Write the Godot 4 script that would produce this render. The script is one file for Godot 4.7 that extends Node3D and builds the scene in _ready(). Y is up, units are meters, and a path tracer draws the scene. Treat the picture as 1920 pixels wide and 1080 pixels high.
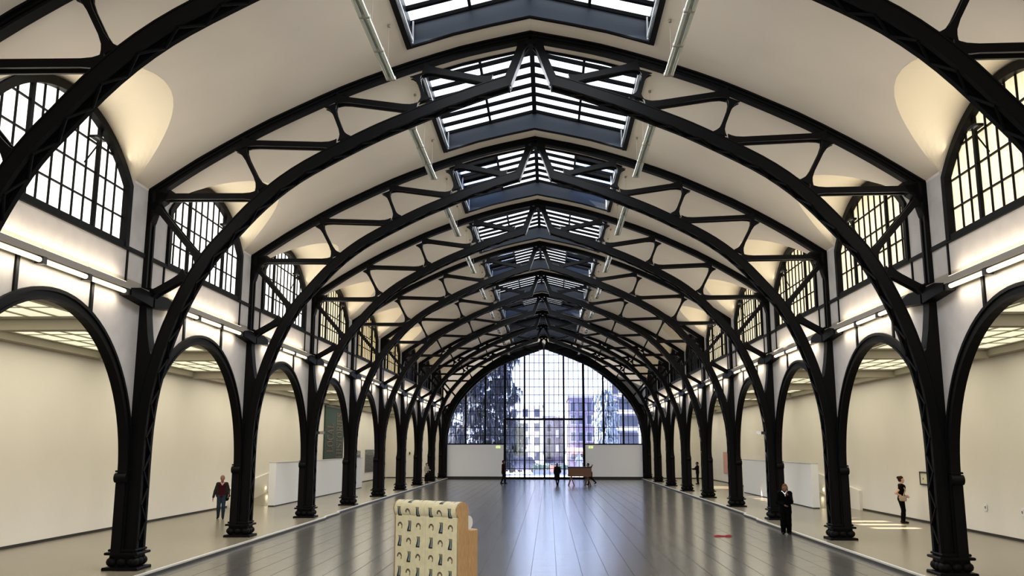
extends Node3D
# A former station hall: iron arch frames, arcades, ridge skylights, glazed end wall.

const Z1 := 22.84        # depth of frame 1 from the camera
const BAY := 8.383
const WX := 10.2         # nave face of the arcade walls
const AX := 15.75        # aisle outer wall
const NF := -0.1         # nave floor level
const ZE := 90.3         # depth of the glazed end wall
const SKY_L := 3.19      # half length of a ridge skylight
const SKY_W := 3.12      # half width

var M := {}
var rng := RandomNumberGenerator.new()
var used := {}

# ---------------------------------------------------------------- mesh builder
class MB:
	var v := PackedVector3Array()
	var n := PackedVector3Array()
	var uv := PackedVector2Array()
	var ix := PackedInt32Array()

	func tri(a: Vector3, b: Vector3, c: Vector3, out: Vector3) -> void:
		var N := (b - a).cross(c - a)
		if N.length_squared() < 1e-16:
			return
		var s := v.size()
		if N.dot(out) < 0.0:
			N = -N
			v.append_array([a, b, c])
		else:
			v.append_array([a, c, b])
		N = N.normalized()
		for k in 3:
			n.append(N)
			uv.append(Vector2.ZERO)
			ix.append(s + k)

	func quad(a: Vector3, b: Vector3, c: Vector3, d: Vector3, out: Vector3) -> void:
		tri(a, b, c, out)
		tri(a, c, d, out)

	# quad with uv (corner order a b c d) 
	func quad_uv(a: Vector3, b: Vector3, c: Vector3, d: Vector3, out: Vector3, ua: Vector2, ub: Vector2, uc: Vector2, ud: Vector2) -> void:
		var N := (b - a).cross(c - a).normalized()
		var s := v.size()
		v.append_array([a, b, c, d])
		uv.append_array([ua, ub, uc, ud])
		if N.dot(out) < 0.0:
			N = -N
			ix.append_array([s, s + 1, s + 2, s, s + 2, s + 3])
		else:
			ix.append_array([s, s + 2, s + 1, s, s + 3, s + 2])
		for k in 4:
			n.append(N)

	func smooth_quad(a: Vector3, b: Vector3, c: Vector3, d: Vector3, na: Vector3, nb: Vector3, nc: Vector3, nd: Vector3) -> void:
		var s := v.size()
		var N := (b - a).cross(c - a) + (c - a).cross(d - a)
		v.append_array([a, b, c, d])
		n.append_array([na, nb, nc, nd])
		for k in 4:
			uv.append(Vector2.ZERO)
		if N.dot(na + nb + nc + nd) < 0.0:
			ix.append_array([s, s + 1, s + 2, s, s + 2, s + 3])
		else:
			ix.append_array([s, s + 2, s + 1, s, s + 3, s + 2])

	func box(c: Vector3, s: Vector3, t := Transform3D()) -> void:
		var h := s / 2.0
		for ax in 3:
			for sg in [-1.0, 1.0]:
				var o := Vector3.ZERO
				o[ax] = sg
				var u := Vector3.ZERO
				var w := Vector3.ZERO
				u[(ax + 1) % 3] = h[(ax + 1) % 3]
				w[(ax + 2) % 3] = h[(ax + 2) % 3]
				var m := c + o * h[ax]
				quad(t * (m - u - w), t * (m + u - w), t * (m + u + w), t * (m - u + w), t.basis * o)

	func span(a: Vector3, b: Vector3) -> void:
		box((a + b) / 2.0, (b - a).abs())

	# box with chamfered vertical and horizontal edges on top
	func cbox(c: Vector3, s: Vector3, ch: float, t := Transform3D()) -> void:
		var h := s / 2.0
		var poly := PackedVector2Array()
		for q in [[1, 1], [-1, 1], [-1, -1], [1, -1]]:
			var cx: float = q[0] * h.x
			var cy: float = q[1] * h.y
			if q[0] * q[1] > 0:
				poly.append(Vector2(cx, cy - q[1] * ch))
				poly.append(Vector2(cx - q[0] * ch, cy))
			else:
				poly.append(Vector2(cx - q[0] * ch, cy))
				poly.append(Vector2(cx, cy - q[1] * ch))
		extr(poly, -h.z, h.z, t * Transform3D(Basis(), c))

	func extr(poly: PackedVector2Array, z0: float, z1: float, t := Transform3D()) -> void:
		var tr := Geometry2D.triangulate_polygon(poly)
		for k in range(0, tr.size(), 3):
			for e in [z0, z1]:
				var P: Array = []
				for j in 3:
					var q := poly[tr[k + j]]
					P.append(t * Vector3(q.x, q.y, e))
				tri(P[0], P[1], P[2], t.basis * Vector3(0, 0, -1.0 if e == minf(z0, z1) else 1.0))
		var area := 0.0
		for k in poly.size():
			area += poly[k].cross(poly[(k + 1) % poly.size()])
		for k in poly.size():
			var a := poly[k]
			var b := poly[(k + 1) % poly.size()]
			var o := Vector2(b.y - a.y, a.x - b.x) * signf(area)
			quad(t * Vector3(a.x, a.y, z0), t * Vector3(b.x, b.y, z0), t * Vector3(b.x, b.y, z1), t * Vector3(a.x, a.y, z1), t.basis * Vector3(o.x, o.y, 0))

	# band between two polylines in xy, extruded in z
	func ribbon(A: PackedVector2Array, B: PackedVector2Array, z0: float, z1: float) -> void:
		for k in A.size() - 1:
			var mid := (A[k] + A[k + 1] + B[k] + B[k + 1]) / 4.0
			var a0 := Vector3(A[k].x, A[k].y, z0)
			var a1 := Vector3(A[k + 1].x, A[k + 1].y, z0)
			var b0 := Vector3(B[k].x, B[k].y, z0)
			var b1 := Vector3(B[k + 1].x, B[k + 1].y, z0)
			var d := Vector3(0, 0, z1 - z0)
			quad(a0, a1, b1, b0, -d)
			quad(a0 + d, a1 + d, b1 + d, b0 + d, d)
			var m3 := Vector3(mid.x, mid.y, (z0 + z1) / 2.0)
			quad(a0, a1, a1 + d, a0 + d, (a0 + a1 + d) / 2.0 - m3)
			quad(b0, b1, b1 + d, b0 + d, (b0 + b1 + d) / 2.0 - m3)
		for k in [0, A.size() - 1]:
			var j: int = 1 if k == 0 else k - 1
			var o: Vector2 = A[k] - A[j]
			quad(Vector3(A[k].x, A[k].y, z0), Vector3(B[k].x, B[k].y, z0), Vector3(B[k].x, B[k].y, z1), Vector3(A[k].x, A[k].y, z1), Vector3(o.x, o.y, 0))

	func tube(p: Array, r: float, sides := 6) -> void:
		for k in p.size() - 1:
			cone(p[k], p[k + 1], r, r, sides)

	func cone(a: Vector3, b: Vector3, ra: float, rb: float, sides := 8, caps := true) -> void:
		var d := (b - a).normalized()
		var u := d.cross(Vector3(0.31, 0.87, 0.38)).normalized()
		var w := d.cross(u)
		for k in sides:
			var c0 := u * cos(TAU * k / sides) + w * sin(TAU * k / sides)
			var c1 := u * cos(TAU * (k + 1) / sides) + w * sin(TAU * (k + 1) / sides)
			smooth_quad(a + c0 * ra, a + c1 * ra, b + c1 * rb, b + c0 * rb, c0, c1, c1, c0)
			if caps:
				tri(a, a + c0 * ra, a + c1 * ra, -d)
				tri(b, b + c0 * rb, b + c1 * rb, d)

	func ball(c: Vector3, r: Vector3, nu := 10, nv := 6) -> void:
		for i in nu:
			for j in nv:
				var q: Array = []
				for e in [[i, j], [i + 1, j], [i + 1, j + 1], [i, j + 1]]:
					var a: float = TAU * e[0] / nu
					var b: float = PI * e[1] / nv - PI / 2.0
					q.append(Vector3(cos(a) * cos(b), sin(b), sin(a) * cos(b)))
				smooth_quad(c + q[0] * r, c + q[1] * r, c + q[2] * r, c + q[3] * r, q[0], q[1], q[2], q[3])

	func mesh(m: Material = null) -> ArrayMesh:
		var a := []
		a.resize(Mesh.ARRAY_MAX)
		a[Mesh.ARRAY_VERTEX] = v
		a[Mesh.ARRAY_NORMAL] = n
		a[Mesh.ARRAY_TEX_UV] = uv
		a[Mesh.ARRAY_INDEX] = ix
		var me := ArrayMesh.new()
		if v.size():
			me.add_surface_from_arrays(Mesh.PRIMITIVE_TRIANGLES, a)
			if m:
				me.surface_set_material(0, m)
		return me

# ---------------------------------------------------------------- nodes
func numbered(s: String) -> String:
	var k: int = used.get(s, -1) + 1
	used[s] = k
	return s if k == 0 else "%s_%03d" % [s, k]

func tag(o: Node, label := "", category := "", group := "", kind := "") -> Node:
	for q in [["label", label], ["category", category], ["group", group], ["kind", kind]]:
		if q[1] != "":
			o.set_meta(q[0], q[1])
	return o

func thing(called: String, at := Vector3.ZERO, turn := 0.0) -> Node3D:
	var o := Node3D.new()
	o.name = numbered(called)
	o.position = at
	o.rotation.y = turn
	add_child(o, true)
	return o

func put(called: String, mesh: Mesh, m: Material, parent: Node = self, at := Vector3.ZERO) -> MeshInstance3D:
	var o := MeshInstance3D.new()
	o.mesh = mesh
	if m:
		o.material_override = m
	o.position = at
	if parent == self:
		o.name = numbered(called)
	else:
		var key := "%d/%s" % [parent.get_instance_id(), called]
		o.name = called if not used.has(key) else "%s_%03d" % [called, used[key]]
		used[key] = used.get(key, 0) + 1
	parent.add_child(o, true)
	return o

func copy(o: Node3D) -> Node3D:
	var c: Node3D = o.duplicate()
	var base := String(o.name).rstrip("0123456789").rstrip("_")
	c.name = numbered(base)
	add_child(c, true)
	return c

func fz(i: int) -> float:          # depth of frame i
	return Z1 + (i - 1) * BAY

func bz(b: int) -> float:          # depth of the middle of bay b
	return fz(b) + BAY / 2.0

# ---------------------------------------------------------------- materials
func mat(called: String, c: Color, rough := 0.7, metal := 0.0) -> StandardMaterial3D:
	var m := StandardMaterial3D.new()
	m.resource_name = called
	m.albedo_color = c
	m.roughness = rough
	m.metallic = metal
	M[called] = m
	return m

func glow(called: String, c: Color, e: float) -> StandardMaterial3D:
	var m := mat(called, Color(0.8, 0.8, 0.8), 0.4)
	m.emission_enabled = true
	m.emission = c
	m.emission_energy_multiplier = e
	return m

func noise_tex(seed_: int, freq: float, lo: Color, hi: Color, oct := 4, size := 512) -> NoiseTexture2D:
	var f := FastNoiseLite.new()
	f.seed = seed_
	f.frequency = freq
	f.fractal_octaves = oct
	var g := Gradient.new()
	g.set_color(0, lo)
	g.set_color(1, hi)
	var t := NoiseTexture2D.new()
	t.width = size
	t.height = size
	t.seamless = true
	t.noise = f
	t.color_ramp = g
	return t

func textured(m: StandardMaterial3D, t: Texture2D, scale: float) -> void:
	m.albedo_texture = t
	m.uv1_triplanar = true
	m.uv1_world_triplanar = true
	m.uv1_scale = Vector3.ONE * scale

func materials() -> void:
	var w := Color(1, 1, 1)
	mat("iron", Color(0.042, 0.042, 0.045), 0.5).metallic_specular = 0.18
	mat("iron_dark", Color(0.04, 0.04, 0.045), 0.5).metallic_specular = 0.18
	mat("plaster", Color(0.68, 0.655, 0.635), 0.85)
	textured(M.plaster, noise_tex(3, 0.012, Color(0.94, 0.94, 0.94), w), 0.25)
	mat("vault", Color(0.83, 0.79, 0.735), 0.9)
	textured(M.vault, noise_tex(5, 0.008, Color(0.96, 0.96, 0.96), w, 3), 0.1)
	mat("lunette_plaster", Color(0.82, 0.775, 0.69), 0.9)
	mat("aisle_plaster", Color(0.87, 0.845, 0.80), 0.85)
	textured(M.aisle_plaster, noise_tex(8, 0.006, Color(0.975, 0.975, 0.975), w, 2), 0.08)
	mat("aisle_beam", Color(0.55, 0.52, 0.46), 0.8)
	mat("dark_base", Color(0.12, 0.11, 0.1), 0.6)
	mat("aisle_floor", Color(0.5, 0.465, 0.4), 0.25)
	textured(M.aisle_floor, noise_tex(11, 0.008, Color(0.93, 0.93, 0.93), w, 3), 0.12)
	var st := noise_tex(13, 0.02, Color(0.80, 0.80, 0.80), w, 5)
	for k in 4:
		var m := mat("stone_%s" % ["grey", "pale", "warm", "cool"][k], [Color(0.33, 0.32, 0.305), Color(0.35, 0.34, 0.325), Color(0.335, 0.32, 0.3), Color(0.32, 0.318, 0.315)][k], 0.2)
		textured(m, st, 0.7)
		m.metallic_specular = 0.58
	mat("joint", Color(0.2, 0.2, 0.2), 0.8)
	mat("kerb", Color(0.72, 0.71, 0.68), 0.4)
	mat("riser", Color(0.2, 0.19, 0.18), 0.6)
	mat("skylight_paint", Color(0.2, 0.23, 0.28), 0.4)
	mat("blind", Color(0.23, 0.25, 0.3), 0.6)
	glow("milk_glass", Color(0.93, 0.96, 1.0), 1.7)
	mat("clear_glass", Color(0.9, 0.95, 1.0, 0.05), 0.02).transparency = BaseMaterial3D.TRANSPARENCY_ALPHA
	mat("end_glass", Color(0.8, 0.85, 1.0, 0.06), 0.02).transparency = BaseMaterial3D.TRANSPARENCY_ALPHA
	glow("lit_white", Color(1.0, 0.985, 0.93), 1.5)
	glow("lit_cream", Color(1.0, 0.93, 0.75), 1.1)
	glow("lit_yellow", Color(1.0, 0.88, 0.6), 0.95)
	var sm := noise_tex(21, 0.02, Color(0.82, 0.8, 0.74), w, 3)
	for k in ["lit_cream", "lit_yellow"]:
		M[k].emission_texture = sm
		M[k].emission_operator = BaseMaterial3D.EMISSION_OP_MULTIPLY
		M[k].uv1_triplanar = true
		M[k].uv1_world_triplanar = true
		M[k].uv1_scale = Vector3(0.5, 0.12, 0.9)
	mat("dark_pane", Color(0.16, 0.15, 0.13), 0.5)
	glow("tube", Color(1.0, 0.95, 0.82), 1.2)
	glow("lay_glass", Color(1.0, 0.985, 0.84), 0.8)
	mat("lay_bar", Color(0.62, 0.6, 0.5), 0.7)
	mat("shelf_grey", Color(0.5, 0.47, 0.43), 0.6)
	mat("steel", Color(0.75, 0.76, 0.74), 0.3, 0.6)
	mat("white_metal", Color(0.86, 0.88, 0.9), 0.4)
	mat("tube_off", Color(0.66, 0.68, 0.63), 0.12)
	mat("white_wall", Color(0.86, 0.86, 0.86), 0.8)
	mat("end_panel", Color(0.93, 0.935, 0.96), 0.75)
	mat("wood", Color(0.78, 0.63, 0.44), 0.55)
	var wt := noise_tex(31, 0.02, Color(0.78, 0.74, 0.7), w, 4)
	textured(M.wood, wt, 1.0)
	M.wood.uv1_scale = Vector3(6, 0.5, 6)
	mat("brown_wood", Color(0.44, 0.29, 0.19), 0.6)
	textured(M.brown_wood, wt, 1.0)
	mat("black_plastic", Color(0.06, 0.06, 0.06), 0.4)
	mat("red_cloth", Color(0.52, 0.1, 0.07), 0.8)
	glow("exit_green", Color(0.9, 1.0, 0.5), 0.95)
	glow("step_light", Color(1.0, 0.95, 0.75), 2.0)

# ---------------------------------------------------------------- ready
func _ready() -> void:
	rng.seed = 7
	camera_and_light()
	materials()
	structure()
	frames()
	side_bays()
	skylights()
	end_wall()
	fittings()
	outside()
	people()

func camera_and_light() -> void:
	var cam := Camera3D.new()
	cam.name = "camera"
	cam.fov = rad_to_deg(2.0 * atan(540.0 / 1679.8))
	cam.near = 0.1
	cam.far = 600.0
	add_child(cam)
	cam.position = Vector3(0.4325, 3.0, 0)
	var pit := 0.17604
	var yaw := 0.04053
	var fwd := Vector3(-sin(yaw) * cos(pit), sin(pit), -cos(yaw) * cos(pit))
	cam.look_at_from_position(cam.position, cam.position + fwd, Vector3.UP)
	cam.rotate_object_local(Vector3(0, 0, 1), 0.00113)
	cam.current = true

	var we := WorldEnvironment.new()
	we.name = "environment"
	var e := Environment.new()
	var sky := Sky.new()
	var sm := ProceduralSkyMaterial.new()
	sm.sky_top_color = Color(0.70, 0.81, 1.0)
	sm.sky_horizon_color = Color(0.79, 0.84, 1.0)
	sm.sky_curve = 0.12
	sm.sky_energy_multiplier = 1.75
	sm.ground_bottom_color = Color(0.5, 0.5, 0.5)
	sm.ground_horizon_color = Color(0.7, 0.7, 0.7)
	sky.sky_material = sm
	e.background_mode = Environment.BG_SKY
	e.sky = sky
	e.tonemap_mode = Environment.TONE_MAPPER_LINEAR
	e.tonemap_exposure = 1.0
	e.sdfgi_enabled = true
	e.ssao_enabled = true
	e.ssil_enabled = true
	we.environment = e
	add_child(we)

	var sun := DirectionalLight3D.new()
	sun.name = "sun"
	sun.light_color = Color(1.0, 0.95, 0.87)
	sun.light_energy = 14.0
	sun.light_angular_distance = 0.6
	sun.shadow_enabled = true
	sun.sky_mode = DirectionalLight3D.SKY_MODE_LIGHT_ONLY
	add_child(sun)
	sun.look_at_from_position(Vector3.ZERO, Vector3(1.12, -1.0, -0.155), Vector3.UP)

	area("unseen_entrance_glow", Vector3(0, 5.1, -1.4), Vector3(0, 0, -1), Vector2(11.8, 7.8), 1.3, Color(1.0, 0.98, 0.94))  # unseen source near the camera, lights the screen and column fronts
	# daylight through the milky ridge glazing, the lunettes and the aisle laylights, and the cove tubes
	for b in range(0, 9):
		var z := -bz(b)
		area("skylight_glow", Vector3(0, 13.55, z), Vector3.DOWN, Vector2(5.4, 6.0), SKY_LIGHT[b], Color(0.95, 0.97, 1.0))
		for s in [-1.0, 1.0]:
			var lit: bool = b < (6 if s < 0 else 5)
			if lit:
				area("lunette_glow", Vector3(s * 10.08, 9.2, z), Vector3(-s, 0.0, 0), Vector2(5.2, 2.0), 1.05, Color(1.0, 0.965, 0.89))
			area("unseen_cove_uplight", Vector3(s * 9.98, 7.04, z), Vector3(s * 0.45, 1, 0), Vector2(5.4, 0.08), 12.5, Color(1.0, 0.94, 0.83))  # source unseen above the ledge, lights the wall over it
			area("cove_downlight", Vector3(s * 10.0, 6.7, z), Vector3(s * 0.35, -1, 0), Vector2(5.4, 0.08), 11.0, Color(1.0, 0.95, 0.85))
			area("laylight_glow", Vector3(s * 13.05, 6.26, z), Vector3.DOWN, Vector2(3.8, 7.2), 0.58 if s < 0 else 0.43, Color(1.0, 0.965, 0.89))

const SKY_LIGHT := [3.3, 3.3, 2.2, 2.9, 1.5, 1.7, 0.9, 1.0, 0.4]

func area(called: String, at: Vector3, dir: Vector3, size: Vector2, radiance: float, c: Color) -> void:
	var l := AreaLight3D.new()
	l.name = called
	l.area_size = size
	l.area_normalize_energy = true
	l.light_energy = 3.3 * radiance * size.x * size.y / PI
	l.light_color = c
	l.area_range = 60.0
	l.area_attenuation = 2.0
	l.shadow_enabled = true
	add_child(l, true)
	var up := Vector3.UP if absf(dir.normalized().y) < 0.9 else Vector3(1, 0, 0)
	l.look_at_from_position(at, at + dir, up)
	if up == Vector3.UP or absf(dir.normalized().y) >= 0.9:
		# area_size.x must lie along the hall (z) for all but the downward panels, where x is across
		var bx := l.global_transform.basis
		if absf(bx.x.z) < absf(bx.y.z) and called != "skylight_glow" and called != "laylight_glow":
			l.rotate_object_local(Vector3(0, 0, 1), PI / 2)
		elif absf(bx.x.x) < absf(bx.y.x) and (called == "skylight_glow" or called == "laylight_glow"):
			l.rotate_object_local(Vector3(0, 0, 1), PI / 2)

# ---------------------------------------------------------------- profiles
var OUT := PackedVector2Array([Vector2(10.23, 9.77), Vector2(9.06, 10.56), Vector2(7.96, 11.22), Vector2(7.0, 11.74), Vector2(5.5, 12.45), Vector2(4.86, 12.73), Vector2(3.92, 13.08), Vector2(2.92, 13.42), Vector2(1.7, 13.78), Vector2(0, 14.14)])
var RIB := PackedVector2Array([Vector2(9.935, 0.42), Vector2(9.935, 1.6), Vector2(9.935, 3.0), Vector2(9.9, 3.8), Vector2(9.815, 4.5), Vector2(9.67, 5.15), Vector2(9.49, 5.8), Vector2(9.28, 6.4), Vector2(9.0, 7.05), Vector2(8.66, 7.69), Vector2(8.33, 8.16), Vector2(7.98, 8.56), Vector2(7.46, 9.15), Vector2(6.91, 9.68), Vector2(6.28, 10.16), Vector2(5.59, 10.57), Vector2(4.56, 11.11), Vector2(3.95, 11.4), Vector2(3.33, 11.66), Vector2(2.54, 11.99), Vector2(1.84, 12.25), Vector2(1.14, 12.5), Vector2(0.62, 12.66)])

func ceil_y(x: float) -> float:
	x = absf(x)
	for k in OUT.size() - 1:
		if x <= OUT[k].x and x >= OUT[k + 1].x:
			return lerpf(OUT[k].y, OUT[k + 1].y, (OUT[k].x - x) / (OUT[k].x - OUT[k + 1].x))
	return OUT[0].y

func offset_line(p: PackedVector2Array, d: float) -> PackedVector2Array:
	var r := PackedVector2Array()
	for k in p.size():
		var a := p[maxi(k - 1, 0)]
		var b := p[mini(k + 1, p.size() - 1)]
		var t := (b - a).normalized()
		r.append(p[k] + Vector2(-t.y, t.x) * d)
	return r

func mirror(p: PackedVector2Array, s: float) -> PackedVector2Array:
	var r := PackedVector2Array()
	for q in p:
		r.append(Vector2(q.x * s, q.y))
	return r

func smooth(p: PackedVector2Array, sub: int) -> PackedVector2Array:
	var r := PackedVector2Array()
	for k in p.size() - 1:
		var a := p[maxi(k - 1, 0)]
		var d := p[mini(k + 2, p.size() - 1)]
		for j in sub:
			r.append(p[k].cubic_interpolate(p[k + 1], a, d, float(j) / sub))
	r.append(p[p.size() - 1])
	return r

# ---------------------------------------------------------------- iron arch frames
# a double flat bar between two points of the frame plane, its ends flared into rounded gussets
func member(m: MB, a: Vector2, b: Vector2, w: float, z: float, th: float, fl: float) -> void:
	var d := (b - a)
	var L := d.length()
	d /= L
	var nn := Vector2(-d.y, d.x)
	var A := PackedVector2Array()
	var B := PackedVector2Array()
	var g := minf(0.4, L * 0.3)
	for t in [0.0, 0.12, 0.3, 0.6, 1.0, -1.0, -0.6, -0.3, -0.12, 0.0]:
		pass
	var ts := [0.0, 0.1, 0.25, 0.5, 1.0]
	var pos: Array = []
	for t in ts:
		pos.append([t * g, w / 2.0 + fl * pow(1.0 - t, 2.5)])
	for k in range(ts.size() - 1, -1, -1):
		pos.append([L - ts[k] * g, w / 2.0 + fl * pow(1.0 - ts[k], 2.5)])
	for q in pos:
		A.append(a + d * q[0] + nn * q[1])
		B.append(a + d * q[0] - nn * q[1])
	for s in [-1.0, 1.0]:
		m.ribbon(A, B, s * z - th / 2.0, s * z + th / 2.0)

func make_frame() -> Node3D:
	var r := thing("iron_arch_frame")
	var iron: Material = M.iron
	var out := smooth(OUT, 3)
	var rib := smooth(RIB, 2)
	for s in [-1.0, 1.0]:
		var m := MB.new()
		m.ribbon(mirror(out, s), mirror(offset_line(out, 0.05), s), -0.14, 0.14)
		m.ribbon(mirror(offset_line(out, 0.04), s), mirror(offset_line(out, 0.21), s), -0.05, 0.05)
		m.ribbon(mirror(offset_line(out, 0.1), s), mirror(offset_line(out, 0.135), s), -0.1, 0.1)
		m.ribbon(mirror(offset_line(out, 0.2), s), mirror(offset_line(out, 0.25), s), -0.13, 0.13)
		put("outer_chord", m.mesh(), iron, r)
		m = MB.new()
		var ra := offset_line(rib, -0.135)
		var rb := offset_line(rib, 0.135)
		for q in [-0.22, 0.18]:
			m.ribbon(mirror(ra, s), mirror(rb, s), q, q + 0.04)
		m.ribbon(mirror(ra, s), mirror(offset_line(rib, 0.03), s), -0.19, 0.19)
		m.ribbon(mirror(offset_line(rib, -0.155), s), mirror(offset_line(rib, -0.125), s), -0.24, 0.24)
		for q in [-1.0, 1.0]:
			m.ribbon(mirror(offset_line(rib, 0.12), s), mirror(offset_line(rib, 0.145), s), minf(q * 0.25, q * 0.13), maxf(q * 0.25, q * 0.13))
		# leg from the kink to the ridge
		member(m, Vector2(s * 0.66, 12.6), Vector2(s * 0.2, 13.78), 0.2, 0.12, 0.06, 0.06)
		m.ribbon(mirror(PackedVector2Array([Vector2(0.55, 12.5), Vector2(0.12, 13.7)]), s), mirror(PackedVector2Array([Vector2(0.59, 12.48), Vector2(0.16, 13.68)]), s), -0.2, 0.2)
		put("inner_rib", m.mesh(), iron, r)
		# lacing: zigzag flats across the open underside of the rib
		m = MB.new()
		var len := 0.0
		var acc: Array = [0.0]
		for k in rib.size() - 1:
			len += rib[k].distance_to(rib[k + 1])
			acc.append(len)
		var face := offset_line(rib, 0.14)
		var step := 0.42
		var cnt := int(len / step)
		var prev := Vector3.ZERO
		for k in cnt:
			var q := k * step + 0.3
			var i := 0
			while i < acc.size() - 2 and acc[i + 1] < q:
				i += 1
			var p2: Vector2 = face[i].lerp(face[i + 1], clampf((q - acc[i]) / (acc[i + 1] - acc[i]), 0, 1))
			var p3 := Vector3(s * p2.x, p2.y, 0.16 if k % 2 == 0 else -0.16)
			if k > 0:
				m.cone(prev, p3, 0.036, 0.036, 4, false)
			prev = p3
		put("lacing", m.mesh(), iron, r)
		for q in [[3.08, 12.93, 2.85, 12.2], [5.38, 12.1, 5.0, 11.15], [7.78, 10.93, 7.18, 9.79]]:
			m = MB.new()
			member(m, Vector2(s * q[0], q[1]), Vector2(s * q[2], q[3]), 0.1, 0.08, 0.06, 0.14)
			put("strut", m.mesh(), iron, r)
		for q in [[2.9, 13.1, 1.05, 12.7, 0.16], [5.25, 12.27, 3.05, 11.95, 0.15], [7.75, 11.05, 5.2, 10.95, 0.15], [10.0, 9.58, 7.25, 9.56, 0.16], [10.05, 9.4, 8.7, 7.85, 0.15], [10.1, 6.85, 9.05, 7.45, 0.17]]:
			m = MB.new()
			member(m, Vector2(s * q[0], q[1]), Vector2(s * q[2], q[3]), q[4], 0.13, 0.06, 0.1)
			put("diagonal", m.mesh(), iron, r)
		# column: pier behind the rib, fork web, posts
		var c := Node3D.new()
		c.name = "column" if s < 0 else "column_001"
		r.add_child(c)
		m = MB.new()
		m.span(Vector3(s * 10.1, 0.4, -0.3), Vector3(s * 10.42, 2.3, 0.3))
		m.span(Vector3(s * 10.15, 0.4, -0.36), Vector3(s * 10.38, 2.2, 0.36))
		m.extr(mirror(PackedVector2Array([Vector2(10.05, 2.2), Vector2(10.42, 2.2), Vector2(10.24, 5.6), Vector2(10.2, 7.0), Vector2(10.03, 7.0), Vector2(10.0, 6.4), Vector2(9.94, 5.9), Vector2(9.86, 5.45), Vector2(9.78, 5.3), Vector2(9.7, 5.0), Vector2(9.85, 4.2), Vector2(9.9, 2.2)]), s), -0.18, 0.18)
		for q in [-1.0, 1.0]:
			for x in [9.9, 10.04, 10.2]:
				m.span(Vector3(s * (x - 0.025), 0.45, q * 0.2), Vector3(s * (x + 0.025), 3.4, q * 0.225))
		put("shaft", m.mesh(), iron, c)
		m = MB.new()
		for q in [-0.115, 0.115]:
			m.span(Vector3(s * 10.08, 5.2, q - 0.045), Vector3(s * 10.2, 9.75, q + 0.045))
		m.span(Vector3(s * 10.14, 5.2, -0.1), Vector3(s * 10.2, 7.1, 0.1))
		m.extr(mirror(PackedVector2Array([Vector2(10.2, 9.75), Vector2(9.6, 9.75), Vector2(9.75, 9.45), Vector2(9.95, 9.3), Vector2(10.06, 8.9), Vector2(10.2, 8.6)]), s), -0.16, 0.16)
		m.extr(mirror(PackedVector2Array([Vector2(10.2, 6.4), Vector2(10.2, 7.1), Vector2(9.95, 7.1), Vector2(9.8, 6.95), Vector2(10.0, 6.75), Vector2(10.05, 6.3)]), s), -0.16, 0.16)
		put("post", m.mesh(), iron, c)
		m = MB.new()
		m.cbox(Vector3(s * 10.12, 0.4, 0), Vector3(0.84, 0.065, 0.76), 0.02)
		m.cbox(Vector3(s * 10.12, 0.48, 0), Vector3(0.7, 0.06, 0.66), 0.02)
		m.cbox(Vector3(s * 10.12, 0.23, 0), Vector3(0.64, 0.32, 0.58), 0.04)
		for x in [-0.3, 0.0, 0.3]:
			for q in [-1.0, 1.0]:
				m.ball(Vector3(s * 10.12 + x * 0.85, 0.2, q * 0.27), Vector3(0.15, 0.12, 0.11), 10, 6)
				m.ball(Vector3(s * 10.12 + q * 0.29, 0.2, x * 0.75), Vector3(0.11, 0.12, 0.14), 10, 6)
		m.cbox(Vector3(s * 10.12, 0.03, 0), Vector3(0.9, 0.09, 0.8), 0.02)
		put("base", m.mesh(), iron, c)
		for q in [-1.0, 1.0]:
			m = MB.new()
			m.cbox(Vector3(s * 10.25, 2.4, q * 0.32), Vector3(0.29, 0.05, 0.2), 0.012)
			m.cone(Vector3(s * 10.1, 2.24, q * 0.36), Vector3(s * 10.4, 2.24, q * 0.36), 0.125, 0.125, 14)
			put("capital", m.mesh(), iron, c)
			m = MB.new()
			m.extr(PackedVector2Array([Vector2(q * 0.05, 6.6), Vector2(q * 1.3, 6.72), Vector2(q * 1.3, 6.9), Vector2(q * 0.8, 6.99), Vector2(q * 0.05, 6.95)]), minf(s * 9.9, s * 10.2), maxf(s * 9.9, s * 10.2), Transform3D(Basis(Vector3(0, 0, 1), Vector3(0, 1, 0), Vector3(1, 0, 0)), Vector3.ZERO))
			put("bracket", m.mesh(), iron, c)
	var m := MB.new()
	m.span(Vector3(-0.14, 13.72, -0.2), Vector3(0.14, 13.86, 0.2))
	put("ridge_block", m.mesh(), iron, r)
	return r

const ORDINAL := ["nearest", "second", "third", "fourth", "fifth", "sixth", "seventh", "eighth", "ninth", "last"]

func frames() -> void:
	var proto := make_frame()
	for i in range(0, 10):
		var f := proto if i == 0 else copy(proto)
		f.position = Vector3(0, 0, -fz(i))
		var l := "black riveted iron arch frame, %s one counting from the camera" % ORDINAL[i]
		if i == 0:
			l = "black iron arch frame nearest the camera, only its upper corners and lower arc in view"
		elif i == 1:
			l = "black iron arch frame, nearest one with both column bases in view"
		elif i == 9:
			l = "black iron arch frame standing directly against the glazed end wall"
		elif i == 8:
			l = "black iron arch frame just in front of the one against the glazed end wall"
		tag(f, l, "arch frame", "iron arch frames spanning the hall")

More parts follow.
